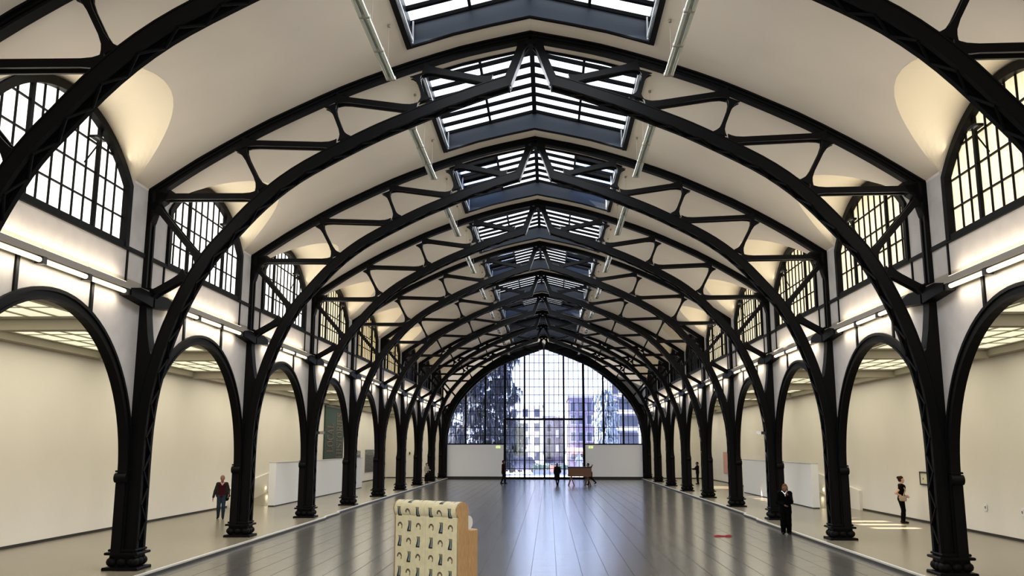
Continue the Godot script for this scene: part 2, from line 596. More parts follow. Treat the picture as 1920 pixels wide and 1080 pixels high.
# ---------------------------------------------------------------- shell
func structure() -> void:
	var za := -1.5
	# floor slab, aisle floors, kerbs, tiles
	var fl := thing("floor")
	tag(fl, "polished grey stone slab floor of the nave with joints running to the end wall", "", "", "structure")
	var m := MB.new()
	m.span(Vector3(-9.6, NF - 0.4, -za), Vector3(9.6, NF - 0.012, -ZE - 0.2))
	put("bed", m.mesh(), M.joint, fl)
	var tw := 0.636
	var tl := 1.272
	var names := ["grey", "pale", "warm", "cool"]
	var kinds: Array = []
	for k in 4:
		m = MB.new()
		var h := Vector3(tw / 2 - 0.005, 0.02, tl / 2 - 0.004)
		m.span(Vector3(-h.x, -0.02, -h.z), Vector3(h.x, -0.003, h.z))
		m.span(Vector3(-h.x + 0.003, -0.01, -h.z + 0.003), Vector3(h.x - 0.003, 0, h.z - 0.003))
		var me := m.mesh()
		kinds.append(me)
	var rest: Array = [[], [], [], []]
	var z := 3.2
	var row := 0
	while z < ZE - 0.6:
		for c in range(-15, 15):
			var at := Vector3((c + 0.5) * tw - 0.03, NF, -(z + tl / 2))
			if absf(at.x) > 9.3:
				continue
			var k := rng.randi() % 4
			if z > 21.0 and z < 33.5:
				put("tile", kinds[k], M["stone_" + names[k]], fl, at)
			else:
				rest[k].append(Transform3D(Basis(), at))
		z += tl
		row += 1
	for k in 4:
		var mm := MultiMesh.new()
		mm.transform_format = MultiMesh.TRANSFORM_3D
		mm.mesh = kinds[k]
		mm.instance_count = rest[k].size()
		for j in rest[k].size():
			mm.set_instance_transform(j, rest[k][j])
		var o := MultiMeshInstance3D.new()
		o.multimesh = mm
		o.material_override = M["stone_" + names[k]]
		o.name = "far_tiles" if k == 0 else "far_tiles_%03d" % k
		o.set_meta("kind", "stuff")
		fl.add_child(o)
	m = MB.new()
	m.span(Vector3(-9.6, NF - 0.02, -za), Vector3(9.6, NF - 0.002, -3.2))
	put("entrance_slab", m.mesh(), M.stone_grey, fl)
	for s in [-1.0, 1.0]:
		var side: String = "left" if s < 0 else "right"
		var af := thing("floor_aisle_" + side)
		tag(af, "smooth beige polished floor of the %s aisle, one low step above the nave" % side, "", "", "structure")
		m = MB.new()
		m.extr(PackedVector2Array([Vector2(s * 9.28, 1.5), Vector2(s * 16.3, 1.5), Vector2(s * 16.3, -ZE - 0.2), Vector2(s * 9.55, -ZE - 0.2), Vector2(s * 9.55, -43.2), Vector2(s * 9.38, -42.8), Vector2(s * 9.38, -40.2), Vector2(s * 9.28, -39.8)]), 0.0, 0.4, Transform3D(Basis(Vector3(1, 0, 0), Vector3(0, 0, 1), Vector3(0, -1, 0)), Vector3.ZERO))
		put("slab", m.mesh(), M.aisle_floor, af)
		var path := PackedVector2Array([Vector2(9.28, 1.5), Vector2(9.28, -39.8), Vector2(9.38, -40.2), Vector2(9.38, -42.8), Vector2(9.55, -43.2), Vector2(9.55, -ZE)])
		var inner := PackedVector2Array()
		for q in path:
			inner.append(Vector2(q.x + 0.075, q.y))
		var T := Transform3D(Basis(Vector3(1, 0, 0), Vector3(0, 0, 1), Vector3(0, -1, 0)), Vector3.ZERO)
		var A := MB.new()
		for k in path.size() - 1:
			A.extr(mirror(PackedVector2Array([path[k] - Vector2(0.012, 0), path[k + 1] - Vector2(0.012, 0), inner[k + 1], inner[k]]), s), -0.012, 0.03, T)
		put("kerb_edge", A.mesh(), M.kerb, af)
		A = MB.new()
		for k in path.size() - 1:
			A.extr(mirror(PackedVector2Array([path[k] - Vector2(0.006, 0), path[k + 1] - Vector2(0.006, 0), path[k + 1] + Vector2(0.02, 0), path[k] + Vector2(0.02, 0)]), s), 0.03, 0.12, T)
		put("riser", A.mesh(), M.riser, af)
		# outer aisle wall
		var w := thing("wall_" + side)
		tag(w, "long plain cream gallery wall of the %s aisle" % side, "", "", "structure")
		m = MB.new()
		m.span(Vector3(s * AX, -0.3, 1.5), Vector3(s * (AX + 0.4), 7.2, -ZE - 0.2))
		put("plaster", m.mesh(), M.aisle_plaster, w)
		m = MB.new()
		m.span(Vector3(s * AX, 0.0, 1.5), Vector3(s * (AX - 0.02), 0.09, -46.0))
		m.span(Vector3(s * AX, 0.0, -68.5 if s < 0 else -62.7), Vector3(s * (AX - 0.02), 0.09, -ZE))
		tag(put("baseboard_" + side, m.mesh(), M.dark_base), "thin dark skirting strip along the foot of the %s aisle wall" % side, "", "", "structure")
		# aisle ceiling: beams and laylights
		var ac := thing("ceiling_aisle_" + side)
		tag(ac, "beamed ceiling of the %s aisle with glazed luminous panels" % side, "", "", "structure")
		m = MB.new()
		m.span(Vector3(s * 10.2, 6.75, 1.5), Vector3(s * 16.1, 7.2, -ZE - 0.2))
		put("slab", m.mesh(), M.aisle_beam, ac)
		m = MB.new()
		m.span(Vector3(s * AX, 6.08, 1.5), Vector3(s * 15.35, 6.76, -ZE))
		put("wall_beam", m.mesh(), M.aisle_beam, ac)
		m = MB.new()
		m.span(Vector3(s * 10.36, 6.12, 1.5), Vector3(s * 10.72, 6.76, -ZE))
		put("arcade_beam", m.mesh(), M.aisle_beam, ac)
		for i in range(-1, 10):
			m = MB.new()
			m.span(Vector3(s * 10.5, 6.0, -fz(i) + 0.2), Vector3(s * 15.4, 6.76, -fz(i) - 0.2))
			put("cross_beam", m.mesh(), M.aisle_beam, ac)
			m = MB.new()
			m.span(Vector3(s * 10.7, 6.29, -fz(i) + 0.2), Vector3(s * 15.4, 6.33, -fz(i) + 0.28))
			m.span(Vector3(s * 10.7, 6.29, -fz(i) - 0.2), Vector3(s * 15.4, 6.33, -fz(i) - 0.28))
			put("beam_flange", m.mesh(), M.plaster, ac)
		var pm := MB.new()
		var cw := 4.6 / 6.0
		var cl := 7.8 / 5.0
		pm.box(Vector3.ZERO, Vector3(cw - 0.05, 0.02, cl - 0.05))
		var pme := pm.mesh()
		for b in range(0, 9):
			var far := MB.new()
			var bars := MB.new()
			for i in 6:
				for j in 5:
					var at := Vector3(s * (10.74 + (i + 0.5) * cw), 6.35, -(bz(b) - 3.9 + (j + 0.5) * cl))
					if b < 4:
						put("pane", pme, M.lay_glass, ac, at)
					else:
						far.box(at, Vector3(cw - 0.05, 0.02, cl - 0.05))
			for i in 7:
				bars.box(Vector3(s * (10.74 + i * cw), 6.34, -bz(b)), Vector3(0.05, 0.06, 7.9))
			for j in 6:
				bars.box(Vector3(s * 13.04, 6.345, -(bz(b) - 3.9 + j * cl)), Vector3(4.65, 0.05, 0.05))
			put("laylight_bars", bars.mesh(), M.lay_bar, ac)
			if b >= 4:
				tag(put("far_panes", far.mesh(), M.lay_glass, ac), "", "", "", "stuff")
	# closing walls behind the camera and at the ends of the aisles
	m = MB.new()
	m.span(Vector3(-16.1, -0.5, 1.5), Vector3(16.1, 15.2, 1.9))
	var ew := put("wall_entrance", m.mesh(), M.plaster)
	m = MB.new()
	for i in 6:
		for j in 4:
			m.span(Vector3(-5.9 + i * 2.0, 1.2 + j * 2.0, 1.5), Vector3(-4.0 + i * 2.0, 3.1 + j * 2.0, 1.47))
	put("unseen_lit_panes", m.mesh(), M.milk_glass, ew)  # out of view, glowing panes placed to light the screen front
	tag(ew, "plaster wall closing the hall behind the camera, with unseen glowing panes", "", "", "structure")
	for s in [-1.0, 1.0]:
		m = MB.new()
		m.span(Vector3(s * 10.3, -0.3, -ZE), Vector3(s * 16.1, 7.2, -ZE - 0.4))
		tag(put("wall_aisle_end_" + ("left" if s < 0 else "right"), m.mesh(), M.aisle_plaster), "pale wall closing the far end of the %s aisle" % ("left" if s < 0 else "right"), "", "", "structure")
		m = MB.new()
		m.span(Vector3(s * 10.4, 0.0, -ZE), Vector3(s * 15.7, 0.09, -ZE + 0.02))
		tag(put("baseboard_end_" + ("left" if s < 0 else "right"), m.mesh(), M.dark_base), "dark skirting at the far end of the %s aisle" % ("left" if s < 0 else "right"), "", "", "structure")
	# vault
	var ce := thing("ceiling")
	tag(ce, "pale barrel vault over the nave with lunette cuts above the side windows", "", "", "structure")
	var open_bay := vault_bay(true)
	var shut_bay := vault_bay(false)
	for b in range(-2, 9):
		for s in [0, 1]:
			var o := put("vault_bay", (open_bay if b >= 0 else shut_bay)[s * 2], M.vault, ce, Vector3(0, 0, -bz(b)))
			if b >= 0:
				put("lunette_vault", open_bay[s * 2 + 1], M.lunette_plaster, ce, Vector3(0, 0, -bz(b)))

func groin_x(dz: float) -> float:
	return 10.23 - 2.08 * (1.0 - pow(dz / 3.3, 2.0))

func vault_normal(x: float) -> Vector3:
	var e := 0.25
	var t := Vector3(2 * e, ceil_y(absf(x) + e) - ceil_y(maxf(absf(x) - e, 0.0)), 0)
	if absf(x) < e:
		t.x = absf(x) + e
	var nn := Vector3(-t.y, t.x, 0).normalized()
	return -Vector3(nn.x * signf(x), nn.y, 0) if x != 0 else Vector3(0, -1, 0)

# [left vault, left lunette, right vault, right lunette] of one bay, its middle at the origin
func vault_bay(open: bool) -> Array:
	var res: Array = []
	var cols: Array = [-BAY / 2, -3.75]
	for k in 25:
		cols.append(-3.3 + 6.6 * k / 24.0)
	cols.append_array([3.75, BAY / 2])
	if open:
		cols.append_array([-SKY_L, SKY_L])
	cols.sort()
	for s in [-1.0, 1.0]:
		var m := MB.new()
		for k in cols.size() - 1:
			var z0: float = cols[k]
			var z1: float = cols[k + 1]
			if z1 - z0 < 1e-4:
				continue
			var mid := (z0 + z1) / 2.0
			var x0 := SKY_W if open and absf(mid) < SKY_L else 0.0
			var e0 := groin_x(z0) if open and absf(mid) < 3.3 else 10.23
			var e1 := groin_x(z1) if open and absf(mid) < 3.3 else 10.23
			var N := 16
			for j in N:
				var t0 := float(j) / N
				var t1 := float(j + 1) / N
				var P: Array = []
				var Q: Array = []
				for q in [[t0, z0, e0], [t0, z1, e1], [t1, z1, e1], [t1, z0, e0]]:
					var x: float = lerpf(x0, q[2], q[0])
					P.append(Vector3(s * x, ceil_y(x), -q[1]))
					Q.append(vault_normal(s * maxf(x, 0.01)))
				m.smooth_quad(P[0], P[1], P[2], P[3], Q[0], Q[1], Q[2], Q[3])
				# outer skin of the roof
				var up := Vector3(0, 0.4, 0)
				m.quad(P[0] + up, P[1] + up, P[2] + up, P[3] + up, Vector3.UP)
		# strip that closes the roof above the wall
		m.span(Vector3(s * 10.2, 9.72, -BAY / 2), Vector3(s * 10.9, 10.2, BAY / 2) if not open else Vector3(s * 10.9, 10.2, -3.25))
		if open:
			m.span(Vector3(s * 10.2, 9.72, 3.25), Vector3(s * 10.9, 10.2, BAY / 2))
		res.append(m.mesh())
		m = MB.new()
		if open:
			var K := 24
			for k in K:
				for j in 6:
					var P: Array = []
					var C := Vector3(s * 10.0, 8.0, 0)
					for q in [[k, j], [k + 1, j], [k + 1, j + 1], [k, j + 1]]:
						P.append(lunette_point(float(q[0]) / K, float(q[1]) / 6.0, s))
					m.quad(P[0], P[1], P[2], P[3], C - P[0])
					m.quad(P[0] + Vector3(0, 0.3, 0), P[1] + Vector3(0, 0.3, 0), P[2] + Vector3(0, 0.3, 0), P[3] + Vector3(0, 0.3, 0), Vector3.UP)
		res.append(m.mesh())
	return res

func lun_arch(dz: float) -> float:      # underside of the lunette at the wall
	return seg_y(dz, 3.06, 9.56, 11.0)

func lunette_point(u: float, w: float, s: float) -> Vector3:
	var a := -cos(u * PI)
	var dz := 3.06 * a
	var dg := 3.3 * (-1.0 + 2.0 * u) * 0.25 + 3.3 * a * 0.75
	var p := Vector3(10.32, lun_arch(dz), dz)
	var gx := groin_x(dg)
	var q := Vector3(gx, ceil_y(gx), dg)
	var r := p.lerp(q, w)
	return Vector3(s * r.x, r.y, -r.z)

# ---------------------------------------------------------------- arcade walls, windows, cove lamps
const ARC_Y := 2.3
const ARC_R := 4.03

# flat circular segment over a window: height at dz for half width, springing and crown
func seg_y(dz: float, half: float, spring: float, crown: float) -> float:
	var rise := crown - spring
	var r := (half * half + rise * rise) / (2.0 * rise)
	return crown - r + sqrt(maxf(0.0, r * r - minf(dz * dz, half * half)))

func win_y(dz: float) -> float:
	return seg_y(dz, 3.0, 9.54, 10.93)

func wall_bay(s: float, open: bool, window: bool) -> ArrayMesh:
	var m := MB.new()
	var cols: Array = []
	for k in 65:
		cols.append(-BAY / 2 + BAY * k / 64.0)
	for q in [-4.03, 4.03, -3.0, 3.0, -3.9, 3.9]:
		cols.append(q)
	cols.sort()
	var f := s * WX
	var bk := s * (WX + 0.15)
	for k in cols.size() - 1:
		var a: float = cols[k]
		var b: float = cols[k + 1]
		if b - a < 1e-4:
			continue
		var mid := (a + b) / 2
		var lo := [0.0, 0.0]
		if open and absf(mid) < ARC_R:
			lo = [ARC_Y + sqrt(maxf(0.0, ARC_R * ARC_R - a * a)), ARC_Y + sqrt(maxf(0.0, ARC_R * ARC_R - b * b))]
		var hi := [9.9, 9.9]
		var segs: Array = []
		if window and absf(mid) < 3.0:
			segs.append([lo[0], lo[1], 7.95, 7.95])
			segs.append([win_y(a), win_y(b), lun_arch(a) + 0.12, lun_arch(b) + 0.12])
		else:
			segs.append([lo[0], lo[1], hi[0], hi[1]])
		for q in segs:
			for x in [f, bk]:
				m.quad(Vector3(x, q[0], -a), Vector3(x, q[1], -b), Vector3(x, q[3], -b), Vector3(x, q[2], -a), Vector3(x - (f + bk) / 2, 0, 0))
			m.quad(Vector3(f, q[0], -a), Vector3(f, q[1], -b), Vector3(bk, q[1], -b), Vector3(bk, q[0], -a), Vector3.DOWN)
			m.quad(Vector3(f, q[2], -a), Vector3(f, q[3], -b), Vector3(bk, q[3], -b), Vector3(bk, q[2], -a), Vector3.UP)
	if window:
		for q in [-3.0, 3.0]:
			m.quad(Vector3(f, 7.95, q), Vector3(bk, 7.95, q), Vector3(bk, 9.54, q), Vector3(f, 9.54, q), Vector3(0, 0, -q))
	return m.mesh()

func ring(m: MB, r0: float, r1: float, cy: float, x0: float, x1: float, seg := 40) -> void:
	var A := PackedVector2Array()
	var B := PackedVector2Array()
	for k in seg + 1:
		var a := PI * k / seg
		A.append(Vector2(cos(a) * r1, cy + sin(a) * r1))
		B.append(Vector2(cos(a) * r0, cy + sin(a) * r0))
	var t := MB.new()
	t.ribbon(A, B, minf(x0, x1), maxf(x0, x1))
	append_turned(m, t)

# xy profile drawn along the hall: local x -> z, extrusion -> x
func append_turned(m: MB, t: MB) -> void:
	var s := m.v.size()
	for k in t.v.size():
		m.v.append(Vector3(t.v[k].z, t.v[k].y, -t.v[k].x))
		m.n.append(Vector3(t.n[k].z, t.n[k].y, -t.n[k].x))
		m.uv.append(t.uv[k])
	for i in t.ix:
		m.ix.append(s + i)

const BAYNAME := ["nearest", "second", "third", "fourth", "fifth", "sixth", "seventh", "eighth", "last"]

func side_bays() -> void:
	for s in [-1.0, 1.0]:
		var side: String = "left" if s < 0 else "right"
		var w := thing("wall_nave_" + side)
		tag(w, "white %s nave wall above the arcade, divided by thin black iron strips" % side, "", "", "structure")
		var open_me := wall_bay(s, true, true)
		var shut_me := wall_bay(s, true, false)
		# iron strips of one bay
		var st: Array = []
		var m := MB.new()
		m.span(Vector3(s * 10.14, 7.9, -4.1), Vector3(s * 10.24, 8.0, 4.1))
		st.append(["sill_rail", m.mesh()])
		for q in [-3.1, 3.1]:
			m = MB.new()
			m.span(Vector3(s * 10.16, 6.95, q - 0.03), Vector3(s * 10.22, 7.92, q + 0.03))
			st.append(["strip", m.mesh()])
		for q in [-1.5, 1.5]:
			m = MB.new()
			m.span(Vector3(s * 10.15, 6.0, q - 0.055), Vector3(s * 10.22, 6.9, q + 0.055))
			st.append(["strip", m.mesh()])
		# arcade ring
		m = MB.new()
		ring(m, 3.8, ARC_R, ARC_Y, s * 10.14, s * 10.35)
		ring(m, ARC_R - 0.05, ARC_R + 0.03, ARC_Y, s * 10.1, s * 10.18)
		ring(m, 3.78, 3.84, ARC_Y, s * 10.11, s * 10.16)
		var ring_me := m.mesh()
		# cove lamp
		var cl := cove(s)
		for b in range(-2, 9):
			put("plaster_bay", open_me if b >= 0 else shut_me, M.plaster, w, Vector3(0, 0, -bz(b)))
			if b < 0:
				continue
			for q in st:
				put(q[0], q[1], M.iron, w, Vector3(0, 0, -bz(b)))
			put("arcade_arch", ring_me, M.iron, w, Vector3(0, 0, -bz(b)))
			var c := cl if b == 0 else copy(cl)
			c.position = Vector3(0, 0, -bz(b))
			tag(c, "lit tube lamp under a grey ledge above the %s arch on the %s" % [BAYNAME[b], side], "lamp", "tube lamps along the %s arcade wall" % side)
		lunettes(s, side)

func cove(s: float) -> Node3D:
	var c := thing("cove_lamp")
	var m := MB.new()
	m.span(Vector3(s * 10.2, 6.96, -3.9), Vector3(s * 9.94, 7.0, 3.9))
	m.extr(PackedVector2Array([Vector2(-2.85, 6.86), Vector2(2.85, 6.86), Vector2(3.9, 6.95), Vector2(3.9, 7.0), Vector2(-3.9, 7.0), Vector2(-3.9, 6.95)]), minf(s * 9.92, s * 9.95), maxf(s * 9.92, s * 9.95), Transform3D(Basis(Vector3(0, 0, 1), Vector3(0, 1, 0), Vector3(1, 0, 0)), Vector3.ZERO))
	put("ledge", m.mesh(), M.shelf_grey, c)
	for k in 3:
		var z0 := -2.8 + k * 1.87
		m = MB.new()
		m.cone(Vector3(s * 10.0, 6.79, z0 + 0.09), Vector3(s * 10.0, 6.79, z0 + 1.78), 0.055, 0.055, 8)
		put("tube", m.mesh(), M.tube, c)
		m = MB.new()
		m.cone(Vector3(s * 9.98, 7.018, z0 + 0.09), Vector3(s * 9.98, 7.018, z0 + 1.78), 0.018, 0.018, 6)
		put("unseen_upper_tube", m.mesh(), M.tube, c)  # out of view on top of the ledge, lights the wall above
	for k in 4:
		var z0 := -2.8 + k * 1.87
		m = MB.new()
		m.span(Vector3(s * 9.93, 6.71, z0 - 0.07), Vector3(s * 10.12, 6.88, z0 + 0.07))
		put("holder", m.mesh(), M.black_plastic, c)
	m = MB.new()
	m.span(Vector3(s * 10.08, 6.84, -2.85), Vector3(s * 10.2, 6.96, 2.85))
	put("backing", m.mesh(), M.shelf_grey, c)
	return c

func poly_mesh(poly: PackedVector2Array, x: float, s: float) -> ArrayMesh:
	var m := MB.new()
	var c := Vector2.ZERO
	for q in poly:
		c += q / poly.size()
	for k in poly.size():
		var a := poly[k]
		var b := poly[(k + 1) % poly.size()]
		m.tri(Vector3(x, c.y, c.x), Vector3(x, a.y, a.x), Vector3(x, b.y, b.x), Vector3(-s, 0, 0))
	return m.mesh()

func lunettes(s: float, side: String) -> void:
	# outline of the glazed field, coordinates (z, y)
	var field := PackedVector2Array([Vector2(2.9, 8.0)])
	for k in 33:
		var a := 2.9 - 5.8 * k / 32.0
		field.append(Vector2(a, seg_y(a, 2.9, 9.5, 10.8)))
	field.append(Vector2(-2.9, 8.0))
	var x := s * 10.3
	var cells: Array = []
	for i in 12:
		for j in 5:
			var cell := PackedVector2Array([Vector2(-2.84 + i * 0.473, 8.0 + j * 0.7), Vector2(-2.84 + (i + 1) * 0.473, 8.0 + j * 0.7), Vector2(-2.84 + (i + 1) * 0.473, 8.7 + j * 0.7), Vector2(-2.84 + i * 0.473, 8.7 + j * 0.7)])
			for q in Geometry2D.intersect_polygons(cell, field):
				if q.size() > 2:
					cells.append(poly_mesh(q, x, s))
	var frame := MB.new()
	var A := PackedVector2Array([Vector2(3.03, 7.95)])
	var B := PackedVector2Array([Vector2(2.84, 7.95)])
	for k in 33:
		var a := 1.0 - 2.0 * k / 32.0
		A.append(Vector2(a * 3.03, seg_y(a * 3.03, 3.03, 9.56, 10.97)))
		B.append(Vector2(a * 2.84, seg_y(a * 2.84, 2.84, 9.5, 10.76)))
	A.append(Vector2(-3.03, 7.95))
	B.append(Vector2(-2.84, 7.95))
	var t := MB.new()
	t.ribbon(A, B, minf(s * 10.12, s * 10.36), maxf(s * 10.12, s * 10.36))
	t.span(Vector3(-3.0, 7.95, minf(s * 10.14, s * 10.34)), Vector3(3.0, 8.07, maxf(s * 10.14, s * 10.34)))
	append_turned(frame, t)
	var frame_me := frame.mesh()
	var thick := MB.new()
	var thin := MB.new()
	for i in range(1, 12):
		var z := -2.84 + i * 0.473
		var top := seg_y(z, 2.87, 9.5, 10.78)
		if i == 3 or i == 9:
			thick.span(Vector3(s * 10.22, 8.0, z - 0.055), Vector3(s * 10.34, top, z + 0.055))
		else:
			thin.span(Vector3(s * 10.26, 8.0, z - 0.018), Vector3(s * 10.33, top, z + 0.018))
	for j in range(1, 4):
		var y := 8.0 + j * 0.7
		var hw := 2.86
		while y > 9.5 and hw > 0.1 and seg_y(hw, 2.87, 9.5, 10.78) < y:
			hw -= 0.05
		thin.span(Vector3(s * 10.255, y - 0.018, -hw), Vector3(s * 10.33, y + 0.018, hw))
	var thick_me := thick.mesh()
	var thin_me := thin.mesh()
	# opening lever on the upper panes
	var lv := MB.new()
	lv.tube([Vector3(s * 10.2, 10.15, -0.9), Vector3(s * 10.05, 10.12, -1.12), Vector3(s * 10.2, 9.45, -0.72)], 0.02, 5)
	lv.span(Vector3(s * 10.0, 10.1, -1.22), Vector3(s * 10.2, 10.16, -0.85))
	var lever_me := lv.mesh()
	for b in 9:
		var win := thing("window_%d" % (b + 1 + (0 if s < 0 else 9)), Vector3(0, 0, -bz(b)))
		var g: Material = M.lit_white
		if s < 0:
			g = M.dark_pane if b > 5 else (M.lit_yellow if b > 3 else (M.lit_cream if b == 3 else M.lit_white))
		else:
			g = M.dark_pane if b > 4 else M.lit_cream
		tag(win, "round-headed %s side window with black iron grid, %s bay from the camera" % [side, BAYNAME[b]], "", "lunette windows on the %s side" % side, "structure")
		put("frame", frame_me, M.iron, win)
		put("mullion", thick_me, M.iron, win)
		put("glazing_bars", thin_me, M.iron, win)
		put("opening_lever", lever_me, M.iron, win)
		if b < 3:
			for c in cells:
				put("pane", c, g, win)
		else:
			var all := SurfaceTool.new()
			for c in cells:
				all.append_from(c, 0, Transform3D())
			tag(put("panes", all.commit(), g, win), "", "", "", "stuff")

# ---------------------------------------------------------------- ridge skylights
func skylights() -> void:
	for b in 9:
		var w := thing("window_%d" % (19 + b), Vector3(0, 0, -bz(b)))
		tag(w, "%s ridge skylight from the camera, long dark framed opening with barred panes" % BAYNAME[b], "", "skylights along the roof ridge", "structure")
		var m := MB.new()
		var H := 0.66
		for s in [-1.0, 1.0]:
			# side curb
			m.span(Vector3(s * SKY_W, ceil_y(SKY_W) - 0.06, -SKY_L), Vector3(s * (SKY_W + 0.08), ceil_y(SKY_W) + H + 0.1, SKY_L))
			for e in [-1.0, 1.0]:
				var poly := PackedVector2Array()
				for x in [0.0, 1.0, 2.0, SKY_W]:
					poly.append(Vector2(s * x, ceil_y(x) - 0.03))
				poly.append(Vector2(s * SKY_W, ceil_y(SKY_W) + H + 0.08))
				poly.append(Vector2(0, ceil_y(0) + H + 0.08))
				m.extr(poly, minf(e * SKY_L, e * (SKY_L + 0.08)), maxf(e * SKY_L, e * (SKY_L + 0.08)))
		put("curb", m.mesh(), M.skylight_paint, w)
		m = MB.new()
		for s in [-1.0, 1.0]:
			m.span(Vector3(s * (SKY_W - 0.05), ceil_y(SKY_W) - 0.1, -SKY_L), Vector3(s * (SKY_W + 0.1), ceil_y(SKY_W) - 0.02, SKY_L))
			for e in [-1.0, 1.0]:
				var A := PackedVector2Array()
				var B := PackedVector2Array()
				for x in [0.0, 1.0, 2.0, SKY_W + 0.1]:
					A.append(Vector2(s * x, ceil_y(x) - 0.01))
					B.append(Vector2(s * x, ceil_y(x) - 0.06))
				m.ribbon(A, B, minf(e * (SKY_L - 0.01), e * (SKY_L + 0.08)), maxf(e * (SKY_L - 0.01), e * (SKY_L + 0.08)))
		put("border", m.mesh(), M.iron_dark, w)
		m = MB.new()
		var yr := ceil_y(0) + H
		var ye := ceil_y(SKY_W) + H
		m.span(Vector3(-0.07, yr - 0.16, -SKY_L), Vector3(0.07, yr + 0.05, SKY_L))
		put("ridge_bar", m.mesh(), M.iron_dark, w)
		m = MB.new()
		for s in [-1.0, 1.0]:
			for x in [1.56]:
				var y := lerpf(yr, ye, x / SKY_W)
				m.span(Vector3(s * x - 0.035, y - 0.1, -SKY_L), Vector3(s * x + 0.035, y + 0.02, SKY_L))
		put("purlin", m.mesh(), M.iron_dark, w)
		m = MB.new()
		for k in 9:
			var z := -SKY_L + 2 * SKY_L * k / 8.0
			for s in [-1.0, 1.0]:
				m.ribbon(PackedVector2Array([Vector2(0, yr - 0.1), Vector2(s * SKY_W, ye - 0.1)]), PackedVector2Array([Vector2(0, yr + 0.03), Vector2(s * SKY_W, ye + 0.03)]), z - 0.065, z + 0.065)
		put("glazing_bars", m.mesh(), M.iron_dark, w)
		m = MB.new()
		for s in [-1.0, 1.0]:
			m.span(Vector3(s * (SKY_W - 0.1), ceil_y(SKY_W) + 0.02, -SKY_L + 0.1), Vector3(s * (SKY_W - 0.06), ceil_y(SKY_W) + 0.06, SKY_L - 0.1))
			for e in [-1.0, 0.0, 1.0]:
				m.span(Vector3(s * (SKY_W - 0.1), ceil_y(SKY_W), e * (SKY_L - 0.12) - 0.02), Vector3(s * (SKY_W - 0.06), ye - 0.05, e * (SKY_L - 0.12) + 0.02))
		put("blind_guide", m.mesh(), M.white_metal, w)
		# panes: columns outer left, inner left, inner right, outer right
		var pm: Array = []
		for c in 4:
			var x0 := -SKY_W + c * SKY_W / 2.0
			var x1 := x0 + SKY_W / 2.0
			var t := MB.new()
			var zl := SKY_L / 8.0
			t.quad(Vector3(x0, lerpf(yr, ye, absf(x0) / SKY_W), -zl), Vector3(x1, lerpf(yr, ye, absf(x1) / SKY_W), -zl), Vector3(x1, lerpf(yr, ye, absf(x1) / SKY_W), zl), Vector3(x0, lerpf(yr, ye, absf(x0) / SKY_W), zl), Vector3.DOWN)
			pm.append(t.mesh())
		for c in 4:
			for k in 8:
				var g: Material = M.milk_glass
				if b in [2, 4, 6]:
					if c == 0 or c == 3:
						g = M.clear_glass if k % 2 == 1 else M.blind
					elif b > 2 and k < b - 2:
						g = M.blind
				elif b == 5:
					g = M.blind if k < 3 and (c == 1 or c == 2) else M.milk_glass
				elif b == 7:
					g = M.blind if k < 5 and (c == 1 or c == 2) or k % 3 == 1 else M.milk_glass
				elif b == 8:
					g = M.blind if k < 7 else M.milk_glass
				put("pane" if g != M.blind else "blind", pm[c], g, w, Vector3(0, 0, SKY_L - SKY_L / 8.0 - k * SKY_L / 4.0))

# ---------------------------------------------------------------- glazed end wall
func end_arch() -> PackedVector2Array:      # right half from the floor to the point
	return smooth(PackedVector2Array([Vector2(9.7, 3.3), Vector2(9.66, 3.9), Vector2(9.5, 4.9), Vector2(9.19, 6.08), Vector2(8.62, 7.2), Vector2(7.88, 8.2), Vector2(6.97, 9.15), Vector2(5.96, 10.02), Vector2(4.97, 10.75), Vector2(3.92, 11.4), Vector2(2.95, 11.86), Vector2(1.95, 12.26), Vector2(0, 12.8)]), 2)

